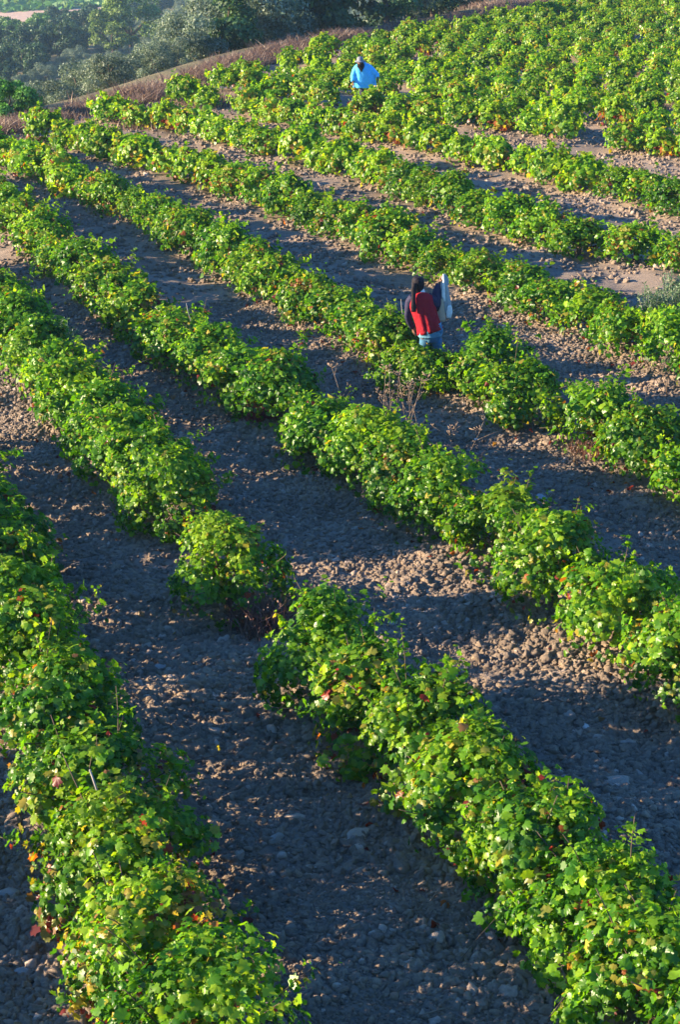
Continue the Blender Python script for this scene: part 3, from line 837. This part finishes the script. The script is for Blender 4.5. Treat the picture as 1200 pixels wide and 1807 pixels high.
DRY = [(.20, .125, .09), (.12, .07, .055), (.32, .22, .15), (.16, .10, .08)]
n = 60000; t = rng.uniform(-22, 75, n); dd = rng.beta(1.6, 1.8, n)*2.1-0.3
X = E0[0]+ED[0]*t+EN[0]*dd; Y = E0[1]+ED[1]*t+EN[1]*dd
X = X-EN[0]*0.9*np.sin(t*.16+.6); Y = Y-EN[1]*.9*np.sin(t*.16+.6)
tuft = fbm(X/0.5, Y/0.5, 61, 2)+fbm(X/4, Y/4, 65, 2); k = tuft > -0.42
k &= ~((t > 33) & (rng.random(n) < .65)); k &= ~((t > 26) & (t < 31) & (dd > 1.0))
hgt = 0.36+0.35*np.clip(tuft, -.5, .5)
g1 = tag(link('dry_grass', blades('dry_grass', X[k], Y[k], hgt[k], DRY, M['dry'], rng, .012, .7)), 'tall dry pinkish-brown grass along the bank between vineyard and olives', 'dry grass', kind='stuff')
# pale weeds between the far rows
P0 = []
for (px, py, sp_, m) in [(360, 186, .7, 900), (345, 192, .5, 500), (700, 108, 1.0, 900), (790, 22, 1.3, 900), (870, 12, 1.2, 900), (680, 70, .8, 500), (1060, 26, 1.6, 900),
                         (930, 40, 1.0, 500), (250, 225, .5, 260), (1130, 200, .7, 500), (1110, 170, .6, 350), (60, 212, .6, 300), (20, 228, .6, 500)]:
    c = at(px, py); P0.append(c+rng.normal(size=(m, 2))*sp_*np.array([1, 1.5]))
P0 = np.concatenate(P0)
tag(link('dry_weeds', blades('dry_weeds', P0[:, 0], P0[:, 1], np.full(len(P0), .30), DRY, M['dry'], rng, .012, .5)), 'patches of dry pinkish weeds between the far vine rows', 'dry weeds', kind='stuff')
# pale dusty path gap at the head of the vineyard

# ---------------------------------------------------------------- people
def gz(p): return float(ground_h(np.array([p[0]]), np.array([p[1]]))[0])
def skin_mesh(name, J, E, root, mat, parent, sub=2):
    names = list(J); me = bpy.data.meshes.new(name)
    me.from_pydata([J[n][0] for n in names], [(names.index(a), names.index(b)) for a, b in E], [])
    me.materials.append(mat); o = link(name, me, parent)
    o.modifiers.new('skin', 'SKIN')
    for i, n in enumerate(names):
        r = J[n][1]; sv = me.skin_vertices[0].data[i]
        sv.radius = r if isinstance(r, tuple) else (r, r); sv.use_root = (n == root)
    o.modifiers['skin'].use_smooth_shade = True
    m = o.modifiers.new('sub', 'SUBSURF'); m.levels = sub; m.render_levels = sub
    return o
def loft(rings, seed=0, folds=0.0, n=28, sub=3, close=True, nf=7):
    """rings: (centre, rx, ry, tilt_x) ; interpolated and folded like cloth"""
    r = np.random.default_rng(seed); ph = r.uniform(0, 6, 4)
    C = np.array([q[0] for q in rings], float); A = np.array([[q[1], q[2]] for q in rings], float)
    m = len(rings); tt = np.linspace(0, m-1, (m-1)*sub+1)
    def ip(X): return np.stack([np.interp(tt, np.arange(m), X[:, k]) for k in range(X.shape[1])], 1)
    C = ip(C); A = ip(A); V = []; F = []
    T = np.gradient(C, axis=0); T /= np.linalg.norm(T, axis=1)[:, None]+1e-9
    for i in range(len(C)):
        f = i/(len(C)-1)
        x = np.array([1, 0, 0.]); x -= T[i]*x.dot(T[i]); x /= np.linalg.norm(x)+1e-9; y = np.cross(T[i], x)
        for k in range(n):
            a = 2*math.pi*k/n
            w = 1+folds*f*(0.6*math.sin(nf*a+ph[0]+1.2*math.sin(3*f+ph[3]))+0.4*math.sin((nf+4)*a+ph[1]-2*f))+folds*0.5*math.sin(9*f+2*a+ph[2])
            V.append(C[i]+(x*A[i, 0]*math.cos(a)+y*A[i, 1]*math.sin(a))*w)
    R = len(C)
    for i in range(R-1):
        for k in range(n):
            k2 = (k+1) % n; F.append((i*n+k, i*n+k2, (i+1)*n+k2, (i+1)*n+k))
    if close:
        V.append(C[0]); V.append(C[-1])
        for k in range(n):
            F.append((R*n, (k+1) % n, k)); F.append((R*n+1, (R-1)*n+k, (R-1)*n+(k+1) % n))
    return V, F
def cloth(name, rings, mat, parent, **k):
    V, F = loft(rings, **k); mb = MB(); mb.add(V, [f for f in F]); return mb.build(name, mat, parent)
def add_hand(J, E, wrist, palm, d, side, up, r=0.0085, curl=0.5):
    """palm and five fingers growing from the wrist; d fingers' direction, side across the palm, up = the way fingers curl"""
    w = Vector(J[wrist][0]); d = Vector(d).normalized(); side = Vector(side).normalized(); up = Vector(up).normalized()
    c = w+d*0.045; J[palm] = (tuple(c), (0.030, 0.016)); E.append((wrist, palm))
    for i, (off, ln) in enumerate([(-0.027, .062), (-0.009, .072), (0.009, .068), (0.027, .054)]):
        a = c+d*0.035+side*off; b = a+(d*(1-curl*.5)+up*curl*.6).normalized()*ln*.5; e = b+(d*(.6-curl)+up*curl*1.4).normalized()*ln*.5
        for nme, q, rr in ((f'{palm}{i}a', a, r*1.1), (f'{palm}{i}b', b, r), (f'{palm}{i}c', e, r*.8)): J[nme] = (tuple(q), rr)
        E += [(palm, f'{palm}{i}a'), (f'{palm}{i}a', f'{palm}{i}b'), (f'{palm}{i}b', f'{palm}{i}c')]
    a = w+d*0.025-side*0.035; b = a+(d*.6-side*.5+up*.3).normalized()*.032; e = b+(d*.7+up*.6).normalized()*.026
    J[palm+'ta'] = (tuple(a), r*1.25); J[palm+'tb'] = (tuple(b), r*1.1); J[palm+'tc'] = (tuple(e), r*.9)
    E += [(wrist, palm+'ta'), (palm+'ta', palm+'tb'), (palm+'tb', palm+'tc')]

M_skin = cloth_mat('skin', (0.20, 0.105, 0.07), 0.6, 60)
M_red = cloth_mat('red_cloth', (0.30, 0.007, 0.018), 0.8, 25)
M_navy = cloth_mat('navy_cloth', (0.030, 0.026, 0.060), 0.8, 25)
M_black = cloth_mat('black_cloth', (0.014, 0.010, 0.014), 0.8, 25)
M_white = cloth_mat('white_cloth', (0.70, 0.69, 0.66), 0.8, 25)
M_blue = cloth_mat('light_blue_cloth', (0.09, 0.50, 0.95), 0.75, 25)
M_teal = cloth_mat('blue_work_cloth', (0.05, 0.15, 0.25), 0.8, 25)
M_grey = cloth_mat('grey_felt', (0.20, 0.21, 0.24), 0.85, 40)
M_tan = cloth_mat('tan_sacking', (0.50, 0.36, 0.25), 0.9, 60)
M_pale = cloth_mat('pale_grey_sacking', (0.36, 0.37, 0.38), 0.8, 40)
M_shoe = cloth_mat('dark_leather', (0.03, 0.025, 0.02), 0.6, 40)

def legs(J, E, hipc, foot_l, foot_r):
    hx, hy, hz = hipc
    for s, f in ((-1, foot_l), (1, foot_r)):
        k = 'lr'[s > 0]
        J['hip'+k] = ((hx+s*.09, hy, hz-.06), .085); J['knee'+k] = ((f[0]*.5+(hx+s*.09)*.5, hy*.5+f[1]*.5+.03, hz*.5), .058)
        J['ank'+k] = ((f[0], f[1], .08), .038); J['toe'+k] = ((f[0]+f[2]*.13, f[1]+f[3]*.13, .035), (.035, .025))
        E += [('pelvis', 'hip'+k), ('hip'+k, 'knee'+k), ('knee'+k, 'ank'+k), ('ank'+k, 'toe'+k)]

# picker in the red vest, seen from behind, one arm raised with a cloth sack
pr = PERSON_RED; root = empty('person', (pr[0], pr[1], gz(pr)), 0)
J = {'pelvis': ((-.04, 0, .72), (.13, .10)), 'spine': ((-.09, .01, .88), (.125, .10)), 'chest': ((-.16, .03, 1.07), (.15, .105)), 'neckbase': ((-.20, .05, 1.20), .07),
     'neck': ((-.215, .07, 1.26), .048), 'jaw': ((-.225, .10, 1.31), (.060, .066)), 'cranium': ((-.235, .09, 1.39), (.074, .088)), 'crown': ((-.238, .085, 1.44), (.05, .06)),
     'nose': ((-.225, .205, 1.35), .012), 'earl': ((-.318, .085, 1.36), .014), 'earr': ((-.148, .09, 1.36), .014),
     'shl': ((-.34, .04, 1.16), .055), 'ell': ((-.37, .05, .90), .038), 'wrl': ((-.29, .14, .70), .024),
     'shr': ((-.06, .05, 1.19), .058), 'elr': ((.035, .15, 1.04), .042), 'wrr': ((.085, .17, 1.38), .025)}
E = [('pelvis', 'spine'), ('spine', 'chest'), ('chest', 'neckbase'), ('neckbase', 'neck'), ('neck', 'jaw'), ('jaw', 'cranium'), ('cranium', 'crown'), ('cranium', 'nose'),
     ('cranium', 'earl'), ('cranium', 'earr'), ('chest', 'shl'), ('shl', 'ell'), ('ell', 'wrl'), ('chest', 'shr'), ('shr', 'elr'), ('elr', 'wrr')]
add_hand(J, E, 'wrl', 'hl', (.2, .3, -1), (0, 1, 0.2), (1, 0, 0), curl=.7)
add_hand(J, E, 'wrr', 'hr', (.15, 0, 1), (0, 1, 0), (1, 0, 0), curl=.95)
legs(J, E, (-.04, 0, .72), (-.16, -.02, .0, 1), (.10, .06, .1, 1))
skin_mesh('body', J, E, 'pelvis', M_skin, root)
tr = [((-.03, .0, .80), .155, .12), ((-.03, 0, .70), .165, .135), ((-.03, 0, .62), .15, .125), ((-.03, 0, .55), .12, .11)]
cloth('trousers', tr, M_teal, root, seed=2, folds=.05)
for s, f in ((-1, (-.16, -.02)), (1, (.10, .06))):
    cloth('trouser_leg', [((-.04+s*.075, 0, .60), .088, .095), ((f[0]*.5+(-.04+s*.08)*.5, .04, .36), .07, .075), ((f[0], f[1], .10), .055, .06)], M_teal, root, seed=4+s, folds=.08)
    cloth('shoe', [((f[0], f[1]-.05, .10), .045, .04), ((f[0], f[1], .06), .05, .05), ((f[0]+.01, f[1]+.14, .035), .042, .028)], M_shoe, root, seed=6)
cloth('jacket_hem', [((-.06, .005, .82), .168, .128), ((-.05, .005, .68), .183, .145), ((-.045, .005, .635), .18, .143)], cloth_mat('pale_blue_cloth', (.12, .27, .36)), root, seed=8, folds=.05)
cloth('red_vest', [((-.205, .055, 1.255), .060, .062), ((-.20, .045, 1.235), .125, .088), ((-.195, .04, 1.20), .172, .108), ((-.175, .03, 1.10), .178, .122), ((-.13, .015, .95), .172, .128),
                   ((-.09, .005, .82), .176, .135), ((-.055, .0, .70), .19, .148)], M_red, root, seed=11, folds=.085, n=48, nf=9)
cloth('shirt_collar', [((-.20, .06, 1.235), .075, .07), ((-.205, .07, 1.275), .072, .068), ((-.212, .08, 1.30), .060, .060)], M_white, root, seed=12, folds=.04)
def sleeve(name, pts, mat, seed, parent):
    return cloth(name, [(p, r_, r_*0.95) for p, r_ in pts], mat, parent, seed=seed, folds=.09, n=18, sub=4, nf=4)
sleeve('sleeve', [((-.30, .045, 1.20), .07), ((-.352, .045, 1.12), .064), ((-.375, .05, .92), .054), ((-.35, .09, .82), .05), ((-.30, .135, .72), .040)], M_navy, 13, root)
sleeve('sleeve', [((-.09, .05, 1.20), .075), ((-.02, .07, 1.14), .085), ((.025, .10, 1.04), .078), ((.035, .12, 1.14), .078), ((.05, .15, 1.26), .070), ((.08, .17, 1.365), .048)], M_navy, 14, root)
cloth('headscarf', [((-.235, .085, 1.495), .03, .03), ((-.236, .085, 1.483), .065, .075), ((-.236, .085, 1.45), .088, .10), ((-.234, .085, 1.38), .093, .107), ((-.230, .075, 1.32), .080, .092), ((-.224, .06, 1.275), .064, .07), ((-.22, .05, 1.25), .05, .055)],
      M_black, root, seed=15, folds=.05)
cloth('scarf_tail', [((-.285, -.01, 1.42), .036, .04), ((-.30, -.045, 1.32), .036, .03), ((-.303, -.078, 1.2), .030, .02), ((-.30, -.095, 1.10), .036, .018), ((-.298, -.10, 1.02), .034, .014)], M_black, root, seed=16, folds=.12)
tag(root, 'person seen from behind in red vest and black headscarf, raising one arm', 'person')
sk = empty('sack', (pr[0]+.145, pr[1]+.13, gz(pr)+.82), 0)
for _i, (_x, _w, _b, _m) in enumerate([(-.03, .030, .26, M_pale), (.012, .034, .12, M_pale), (.05, .026, .20, M_pale), (-.005, .02, .3, M_white)]):
    cloth('sack_cloth', [((-.012, -.004*_i, .70), .010, .010), ((-.010+_x*.3, -.012*_i, .64), _w*.55, .014), ((_x*.75, -.012*_i, .52), _w*.9, .018), ((_x, -.01*_i, .38), _w*1.15, .016), ((_x*1.35+.008, -.01*_i, _b+.06), _w*1.25, .014), ((_x*1.5+.02, -.01*_i, _b), _w*.6, .008)],
          _m, sk, seed=21+_i, folds=.3, n=36, nf=3+_i)
cloth('tan_flap', [((-.035, -.03, .34), .020, .012), ((-.035, -.035, .24), .042, .014), ((-.045, -.04, .12), .062, .016), ((-.04, -.04, .0), .072, .016)], M_tan, sk, seed=22, folds=.15, n=30, nf=4)
cloth('white_flap', [((.085, -.035, .24), .025, .012), ((.085, -.04, .16), .048, .014), ((.075, -.035, .05), .03, .012)], M_white, sk, seed=23, folds=.2, n=30, nf=4)
cloth('loose_corner', [((.0, .0, .70), .010, .008), ((.025, .01, .66), .02, .008), ((.045, .01, .60), .022, .006), ((.055, .0, .53), .008, .004)], M_pale, sk, seed=24, folds=.2, n=20, nf=4)
tag(sk, 'crumpled grey, white and tan cloth sack hanging from the raised hand', 'sack')

# picker in the light blue shirt and hat, facing the camera, standing among the vines
pb = PERSON_BLUE; root = empty('person', (pb[0], pb[1], gz(pb)), 0)
J = {'pelvis': ((.03, .05, .80), (.14, .11)), 'spine': ((.0, .03, .98), (.13, .105)), 'chest': ((-.05, -.02, 1.18), (.155, .11)), 'neckbase': ((-.09, -.06, 1.31), .07),
     'neck': ((-.11, -.10, 1.37), .05), 'jaw': ((-.125, -.15, 1.395), (.058, .062)), 'cranium': ((-.13, -.15, 1.475), (.074, .086)), 'crown': ((-.13, -.14, 1.53), (.05, .06)),
     'nose': ((-.14, -.262, 1.43), .013), 'earl': ((-.215, -.14, 1.45), .014), 'earr': ((-.045, -.14, 1.45), .014),
     'shl': ((-.24, -.02, 1.27), .058), 'ell': ((-.34, .0, 1.02), .04), 'wrl': ((-.33, -.14, .84), .025),
     'shr': ((.09, -.03, 1.30), .058), 'elr': ((.34, .0, 1.10), .042), 'wrr': ((.40, -.08, .97), .026)}
E = [('pelvis', 'spine'), ('spine', 'chest'), ('chest', 'neckbase'), ('neckbase', 'neck'), ('neck', 'jaw'), ('jaw', 'cranium'), ('cranium', 'crown'), ('cranium', 'nose'),
     ('cranium', 'earl'), ('cranium', 'earr'), ('chest', 'shl'), ('shl', 'ell'), ('ell', 'wrl'), ('chest', 'shr'), ('shr', 'elr'), ('elr', 'wrr')]
add_hand(J, E, 'wrl', 'hl', (.1, -.4, -1), (0, 1, -.4), (1, 0, 0), curl=.5)
add_hand(J, E, 'wrr', 'hr', (.1, -.4, -1), (0, 1, -.4), (-1, 0, 0), curl=.5)
legs(J, E, (.03, .05, .80), (-.08, .05, 0, -1), (.16, .0, .1, -1))
skin_mesh('body', J, E, 'pelvis', M_skin, root)
cloth('trousers', [((.03, .05, .9), .15, .12), ((.03, .05, .75), .165, .13), ((.03, .05, .64), .12, .11)], M_navy, root, seed=32, folds=.05)
for s, f in ((-1, (-.08, .05)), (1, (.16, .0))):
    cloth('trouser_leg', [((.03+s*.08, .05, .70), .09, .095), ((f[0]*.5+(.03+s*.08)*.5, .05, .40), .07, .075), ((f[0], f[1], .10), .055, .06)], M_navy, root, seed=34+s, folds=.08)
    cloth('shoe', [((f[0], f[1]+.05, .10), .045, .04), ((f[0], f[1], .06), .05, .05), ((f[0]+.01, f[1]-.14, .035), .042, .028)], M_shoe, root, seed=36)
cloth('loose_shirt', [((-.09, -.06, 1.42), .085, .075), ((-.085, -.05, 1.385), .15, .10), ((-.08, -.04, 1.33), .205, .125), ((-.06, -.03, 1.22), .25, .14), ((-.02, -.01, 1.08), .285, .155),
                      ((.0, .0, .92), .315, .16), ((.0, .02, .78), .33, .165), ((.0, .02, .70), .325, .16)], M_blue, root, seed=41, folds=.09, n=48)
sleeve('sleeve', [((-.20, -.03, 1.31), .085), ((-.27, -.02, 1.20), .085), ((-.335, -.02, 1.02), .080), ((-.335, -.10, .89), .06)], M_blue, 42, root)
sleeve('sleeve', [((.04, -.03, 1.34), .085), ((.14, -.02, 1.26), .10), ((.27, -.01, 1.14), .10), ((.35, -.02, 1.06), .085), ((.385, -.06, 1.0), .06)], M_blue, 43, root)
cloth('neck_scarf', [((-.125, -.12, 1.43), .085, .08), ((-.115, -.135, 1.36), .12, .085), ((-.10, -.155, 1.30), .09, .06), ((-.095, -.185, 1.22), .03, .02), ((-.093, -.19, 1.17), .008, .006)], M_black, root, seed=44, folds=.08)
hat = cloth('hat', [((-.13, -.15, 1.47), .165, .175), ((-.13, -.15, 1.487), .150, .16), ((-.13, -.15, 1.50), .098, .11), ((-.13, -.145, 1.56), .09, .10), ((-.13, -.14, 1.60), .07, .08), ((-.13, -.14, 1.61), .02, .02)], M_grey, root, seed=45, folds=.02)
tag(root, 'person in loose light blue shirt and grey hat facing the camera among vines', 'person')

# ---------------------------------------------------------------- stakes, stalks, weeds, stones
def z_at(p): return float(ground_h(np.array([p[0]]), np.array([p[1]]))[0])
def stake(px0, py0, px1, py1, label, top_up, r0=.012, base_up=.45):
    """a stick whose upper end shows at (px1, py1)"""
    b = at(px0, py0, base_up); zb = z_at(b)
    d = project(b[0], b[1], zb+base_up)[2]; dx = (px1-px0)*d/FPX; dz = (py0-py1)*d/FPX*1.05
    k = (base_up+dz+0.12)/max(dz, .05)
    P = [(-dx*(base_up+.1)/max(dz, .05)*.6, 0, -.1), (-dx*.1, .0, base_up*.6), (dx*.35+.006, 0, base_up+dz*.35), (dx*.7-.006, 0, base_up+dz*.7), (dx, 0, base_up+dz)]
    mb = MB(); mb.add(*tube(P, r0*1.15, r0*.6, 7)); o = mb.build('stake', M['wood'], None, True, (b[0], b[1], zb)); tag(o, label, 'stake', 'grey sticks standing among the vines')
stake(212, 1495, 165, 1345, 'long leaning grey stick in the lower left row, longest of all', 0, .013)
stake(115, 1310, 104, 1225, 'short grey stick above the long leaning one, lower left row', 0, .009)
stake(151, 1385, 149, 1352, 'shortest grey stick just left of the long leaning one', 0, .009)
stake(975, 1500, 963, 1395, 'upright grey stick in the lower right row, left of two', 0, .012)
stake(1110, 1618, 1090, 1550, 'leaning grey stick in the lower right row, right of two', 0, .013)
stake(716, 598, 707, 530, 'thin pale stick just left of the red-vested picker', 0, .008, .5)
stake(340, 592, 330, 545, 'thin pale stick above the row at left of the picker, by itself', 0, .008, .6)
DEAD = cloth_mat('dead_stalk', (.24, .17, .12), .9)
STK = [(.44, .35, .28), (.36, .27, .21), (.30, .21, .18)]
def stalk_plant(px, py, n, h, spread, label, seed, name='dry_weed', umbel=True):
    r = np.random.default_rng(seed); b = at(px, py, 0.0); e = empty(name, (b[0], b[1], z_at(b)))
    st = MB(); hd = MB()
    for k in range(n):
        lean = r.normal(size=2)*spread; hh = h*r.uniform(.6, 1.05)
        base = np.array([*(r.normal(size=2)*.06), 0.0]); top = base+np.array([lean[0], lean[1]*.6, hh]); mid = (base+top)/2+np.array([*(r.normal(size=2)*.035), .05])
        st.add(*tube([base, mid, top], .0055, .0025, 5))
        for q in range(int(r.integers(2, 5))):
            f = r.uniform(.45, .95); p0 = base+(top-base)*f; p1 = p0+np.array([*(r.normal(size=2)*.10), r.uniform(.06, .2)])
            st.add(*tube([p0, (p0+p1)/2+np.array([0, 0, .01]), p1], .0035, .002, 4))
            tips = [p1]
            for tpt in tips:
                for w in range(3):
                    dv = np.array([*(r.normal(size=2)*.03), r.uniform(.01, .05)])
                    hd.add(*tube([tpt, tpt+dv*.6, tpt+dv], .0022, .006, 4))
        for w in range(9 if umbel else 4):
            dv = np.array([*(r.normal(size=2)*.045), r.uniform(.01, .06)])
            hd.add(*tube([top, top+dv*.6, top+dv], .0022, .0065, 4))
    st.build('stalk', DEAD, e); hd.build('seed_head', DEAD, e)
    tag(e, label, 'weed')
stalk_plant(692, 800, 5, 1.15, .22, 'tall dry umbel weed with bare stalks rising above the middle row', 1)
stalk_plant(735, 812, 4, 1.0, .2, 'dry branching weed just right of the tall umbel weed', 2)
stalk_plant(812, 862, 4, .75, .12, 'thin dry weed spikes at the right end of the middle row gap', 3)
stalk_plant(620, 775, 2, 1.0, .45, 'dry stalk leaning left over the vines beside the umbel weed', 4)
stalk_plant(932, 742, 6, .55, .16, 'pale dry weed clump in the gap of the red-vested picker row', 5)
stalk_plant(955, 735, 6, .6, .14, 'second pale dry weed clump, right in the gap of that row', 6)
stalk_plant(322, 985, 4, .5, .12, 'small dry weed stalks against the vines left of centre', 7)
stalk_plant(1175, 700, 3, .8, .2, 'dry weed with pale seed heads at the right edge', 8)
def tuft(px, py, m, h, sp, cols, label, seed, mat='dry', name='dry_weed', w=.006):
    r = np.random.default_rng(seed); b = at(px, py, 0.0); z = z_at(b)
    X = r.normal(size=m)*sp; Y = r.normal(size=m)*sp
    e = empty(name, (b[0], b[1], z))
    me = blades('stems', X+b[0], Y+b[1], np.full(m, h), cols, M[mat], r, w, .45)
    V = np.empty(len(me.vertices)*3, np.float32); me.vertices.foreach_get('co', V); V = V.reshape(-1, 3)
    V -= np.array([b[0], b[1], float(base_h(b[0], b[1]))], np.float32); me.vertices.foreach_set('co', V.ravel()); me.update()
    tag(link('stems', me, e), kind='stuff')
    n = m*2; P = np.stack([r.normal(size=n)*sp*1.5, r.normal(size=n)*sp*1.5, np.abs(r.normal(size=n))*h*.5+.1*h], 1)
    R = rotmats(r.normal(size=(n, 3)), r.normal(size=(n, 3))); c = np.array(cols)[r.integers(0, len(cols), n)]
    tag(link('seed_bits', leaves_mesh('seed_bits', P, R, r.uniform(.012, .03, n), c, T_LOW, M[mat]), e), kind='stuff')
    tag(e, label, 'weed')
RB = [(.20, .10, .075), (.26, .14, .10), (.14, .07, .06)]
tuft(470, 1118, 420, .38, .12, RB, 'reddish-brown dry weed at the foot of the lone bushy vine', 31)
tuft(440, 1105, 300, .32, .10, RB, 'brown dry weed tangled in the lower side of the lone vine', 32)
tuft(540, 1092, 260, .22, .10, RB, 'low brown dry weed between the lone vine and the next', 33)
tuft(1045, 805, 260, .18, .12, RB, 'low reddish dead tangle under the big vines at right', 34)
tuft(462, 752, 240, .30, .10, [(.16, .02, .03), (.22, .04, .05)], 'dark red withered plant on the near side of the middle row', 35)
tuft(350, 960, 160, .32, .08, RB, 'thin brown dry weed left of the lone bushy vine', 36)
GG = [(.12, .20, .10), (.17, .25, .14), (.09, .15, .07)]
def grey_shrub(px, py, h, rad, label, seed):
    r = np.random.default_rng(seed); b = at(px, py, 0.0); e = empty('grey_shrub', (b[0], b[1], z_at(b)))
    st = MB(); P = []
    for k in range(26):
        a = r.uniform(0, 6.28); rr = rad*r.uniform(.1, 1); top = np.array([rr*math.cos(a), rr*math.sin(a), h*r.uniform(.6, 1.0)])
        st.add(*tube([(0, 0, 0), top*np.array([.4, .4, .55]), top], .007, .003, 4))
        m = 110; f = r.uniform(.3, 1.02, m); P.append(top*f[:, None]*np.stack([f*.5+.5, f*.5+.5, np.ones(m)], 1)+r.normal(size=(m, 3))*.03)
    P = np.concatenate(P); n = len(P); R = rotmats(r.normal(size=(n, 3)), r.normal(size=(n, 3))+np.array([0, 0, .8]))
    Vt = np.array([[0, -.5, 0], [.14, 0, .02], [0, .55, 0], [-.14, 0, .02]]); Ft = np.array([[0, 1, 2], [0, 2, 3]])
    st.build('stem', M['wood'], e); tag(link('foliage', leaves_mesh('foliage', P, R, r.uniform(.05, .08, n), np.array(GG)[r.integers(0, 3, n)], (Vt, Ft), M['olive']), e), kind='stuff')
    tag(e, label, 'shrub')
grey_shrub(1145, 622, 1.0, .45, 'silvery grey-green shrub sprouting through the vines near the right edge', 51)
grey_shrub(1188, 600, 1.05, .4, 'second silvery shrub touching the right edge among the vines', 52)
grey_shrub(100, 668, .95, .35, 'silvery grey-green shrub sprouting through the left vine row', 53)
# single stones
def stone(px, py, r_, col, label, seed, flat=.6):
    b = at(px, py); o = link('stone', clod_mesh(seed, 3, 'clod'), None, (b[0], b[1], z_at(b)+r_*.12))
    N = cloth_mat('stone_%d' % seed, col, .9, 30); o.data.materials.clear(); o.data.materials.append(N)
    o.scale = (r_, r_*.85, r_*flat); o.rotation_euler = (0.15, -.1, seed); tag(o, label, 'stone')
stone(1086, 1386, .13, (.33, .26, .21), 'large rounded earth-brown stone near the right edge, by the vines', 201)
stone(308, 1360, .12, (.27, .26, .25), 'large grey stone on bare soil between the two lowest rows', 202)
stone(960, 873, .11, (.36, .36, .37), 'flat pale grey stone on soil right of the middle rows', 203, .35)
stone(520, 1455, .09, (.38, .29, .22), 'lit brown stone at the centre of the lower soil strip', 204)
stone(487, 1490, .08, (.30, .26, .23), 'upright brown stone just below the lit one', 205, .9)
stone(1035, 1262, .06, (.62, .58, .54), 'small whitish stone right of the lower right vines', 206)
stone(843, 770, .05, (.60, .58, .56), 'small white stone right of the grass-filled row gap', 207)
stone(630, 1488, .12, (.36, .28, .22), 'big crumbly earth lump at the foot of the lower right row', 208)
stone(775, 1655, .10, (.38, .30, .24), 'round brown earth lump on the lower soil strip', 209)
stone(20, 1560, .10, (.30, .26, .23), 'brown earth lump near the lower left corner', 210)
stone(40, 1720, .09, (.27, .26, .26), 'grey stone at the lower left edge under the vines', 211)
stone(285, 1170, .10, (.33, .31, .30), 'grey slab stone left of the lone bushy vine', 212, .4)
stone(1190, 1365, .07, (.40, .05, .05), 'small red stone at the right edge', 213)
# fallen twigs
def twig(px, py, ln, a, label, seed):
    r = np.random.default_rng(seed); b = at(px, py); P = []
    p = np.array([0, 0, .035]); d = np.array([math.cos(a), math.sin(a), 0])
    for k in range(7):
        P.append(p.copy()); d = d+np.array([*(r.normal(size=2)*.25), r.normal()*.08]); p = p+d/np.linalg.norm(d)*ln/6; p[2] = max(p[2], .03)
    mb = MB(); mb.add(*tube(P, .0055, .003, 5)); q = P[3]; mb.add(*tube([q, q+np.array([.05, .08, .02]), q+np.array([.12, .11, .03])], .004, .002, 4))
    tag(mb.build('twig', DEAD, None, True, (b[0], b[1], z_at(b)+.01)), label, 'twig', 'dry twigs on the soil')
twig(563, 1640, .28, 1.4, 'pale curved twig on soil right of the lowest left vine', 61)
twig(595, 1660, .22, -.6, 'pale twig forking on soil, right of the curved one', 62)
twig(752, 1610, .30, 1.2, 'dry vine twig on soil left of the lower right row', 63)
twig(820, 1640, .20, 2.6, 'short dry twig close to the lower right vines', 64)
twig(600, 1240, .2, .2, 'thin twig on the lit soil beside the centre vine', 65)
twig(685, 945, .12, 1.9, 'short white twig on soil below the middle row', 66)
twig(1140, 885, .2, .9, 'thin branching twig on soil at the right', 67)
twig(740, 1795, .25, .1, 'dry twig at the bottom edge of the soil strip', 68)
# fallen leaves under the vines
def litter():
    P = []; 
    for v in vis[:60]:
        k = int(rng.integers(6, 26)); a = rng.uniform(0, 6.28, k); rr = rng.uniform(.35, .95, k)
        P.append(np.stack([v['x']+np.cos(a)*rr, v['y']+np.sin(a)*rr], 1))
    P = np.concatenate(P); z = ground_h(P[:, 0], P[:, 1])+.03; n = len(P)
    R = rotmats(rng.normal(size=(n, 3))*.5+np.array([0, 0, 1]), rng.normal(size=(n, 3)))
    c = np.vstack([REDS, [[.34, .22, .12], [.28, .18, .10]]])[rng.integers(0, 6, n)]
    tag(link('fallen_leaves', leaves_mesh('fallen_leaves', np.column_stack([P, z]), R, rng.uniform(.05, .1, n), c, T_MID, M['leaf'])), 'red and brown fallen vine leaves scattered under the nearest rows', 'fallen leaves', kind='stuff')
litter()

# ---------------------------------------------------------------- haze over the valley
def haze():
    x0, x1, y0, y1, z0, z1 = -260, 260, -20, 700, float(base_h(-120, 700))-14, CAMZ+1.2
    V = [(x, y, z) for z in (z0, z1) for y in (y0, y1) for x in (x0, x1)]
    F = [(0, 2, 3, 1), (4, 5, 7, 6), (0, 1, 5, 4), (2, 6, 7, 3), (0, 4, 6, 2), (1, 3, 7, 5)]
    me = bpy.data.meshes.new('haze'); me.from_pydata(V, [], F)
    N = NT('haze'); pv = N.n('ShaderNodeVolumePrincipled'); pv.inputs['Density'].default_value = 0.00027
    pv.inputs['Color'].default_value = (0.45, 0.72, 1.0, 1); pv.inputs['Anisotropy'].default_value = 0.2
    N.l(pv.outputs[0], N.out.inputs['Volume']); me.materials.append(N.m)
    tag(link('haze', me), kind='stuff')
haze()
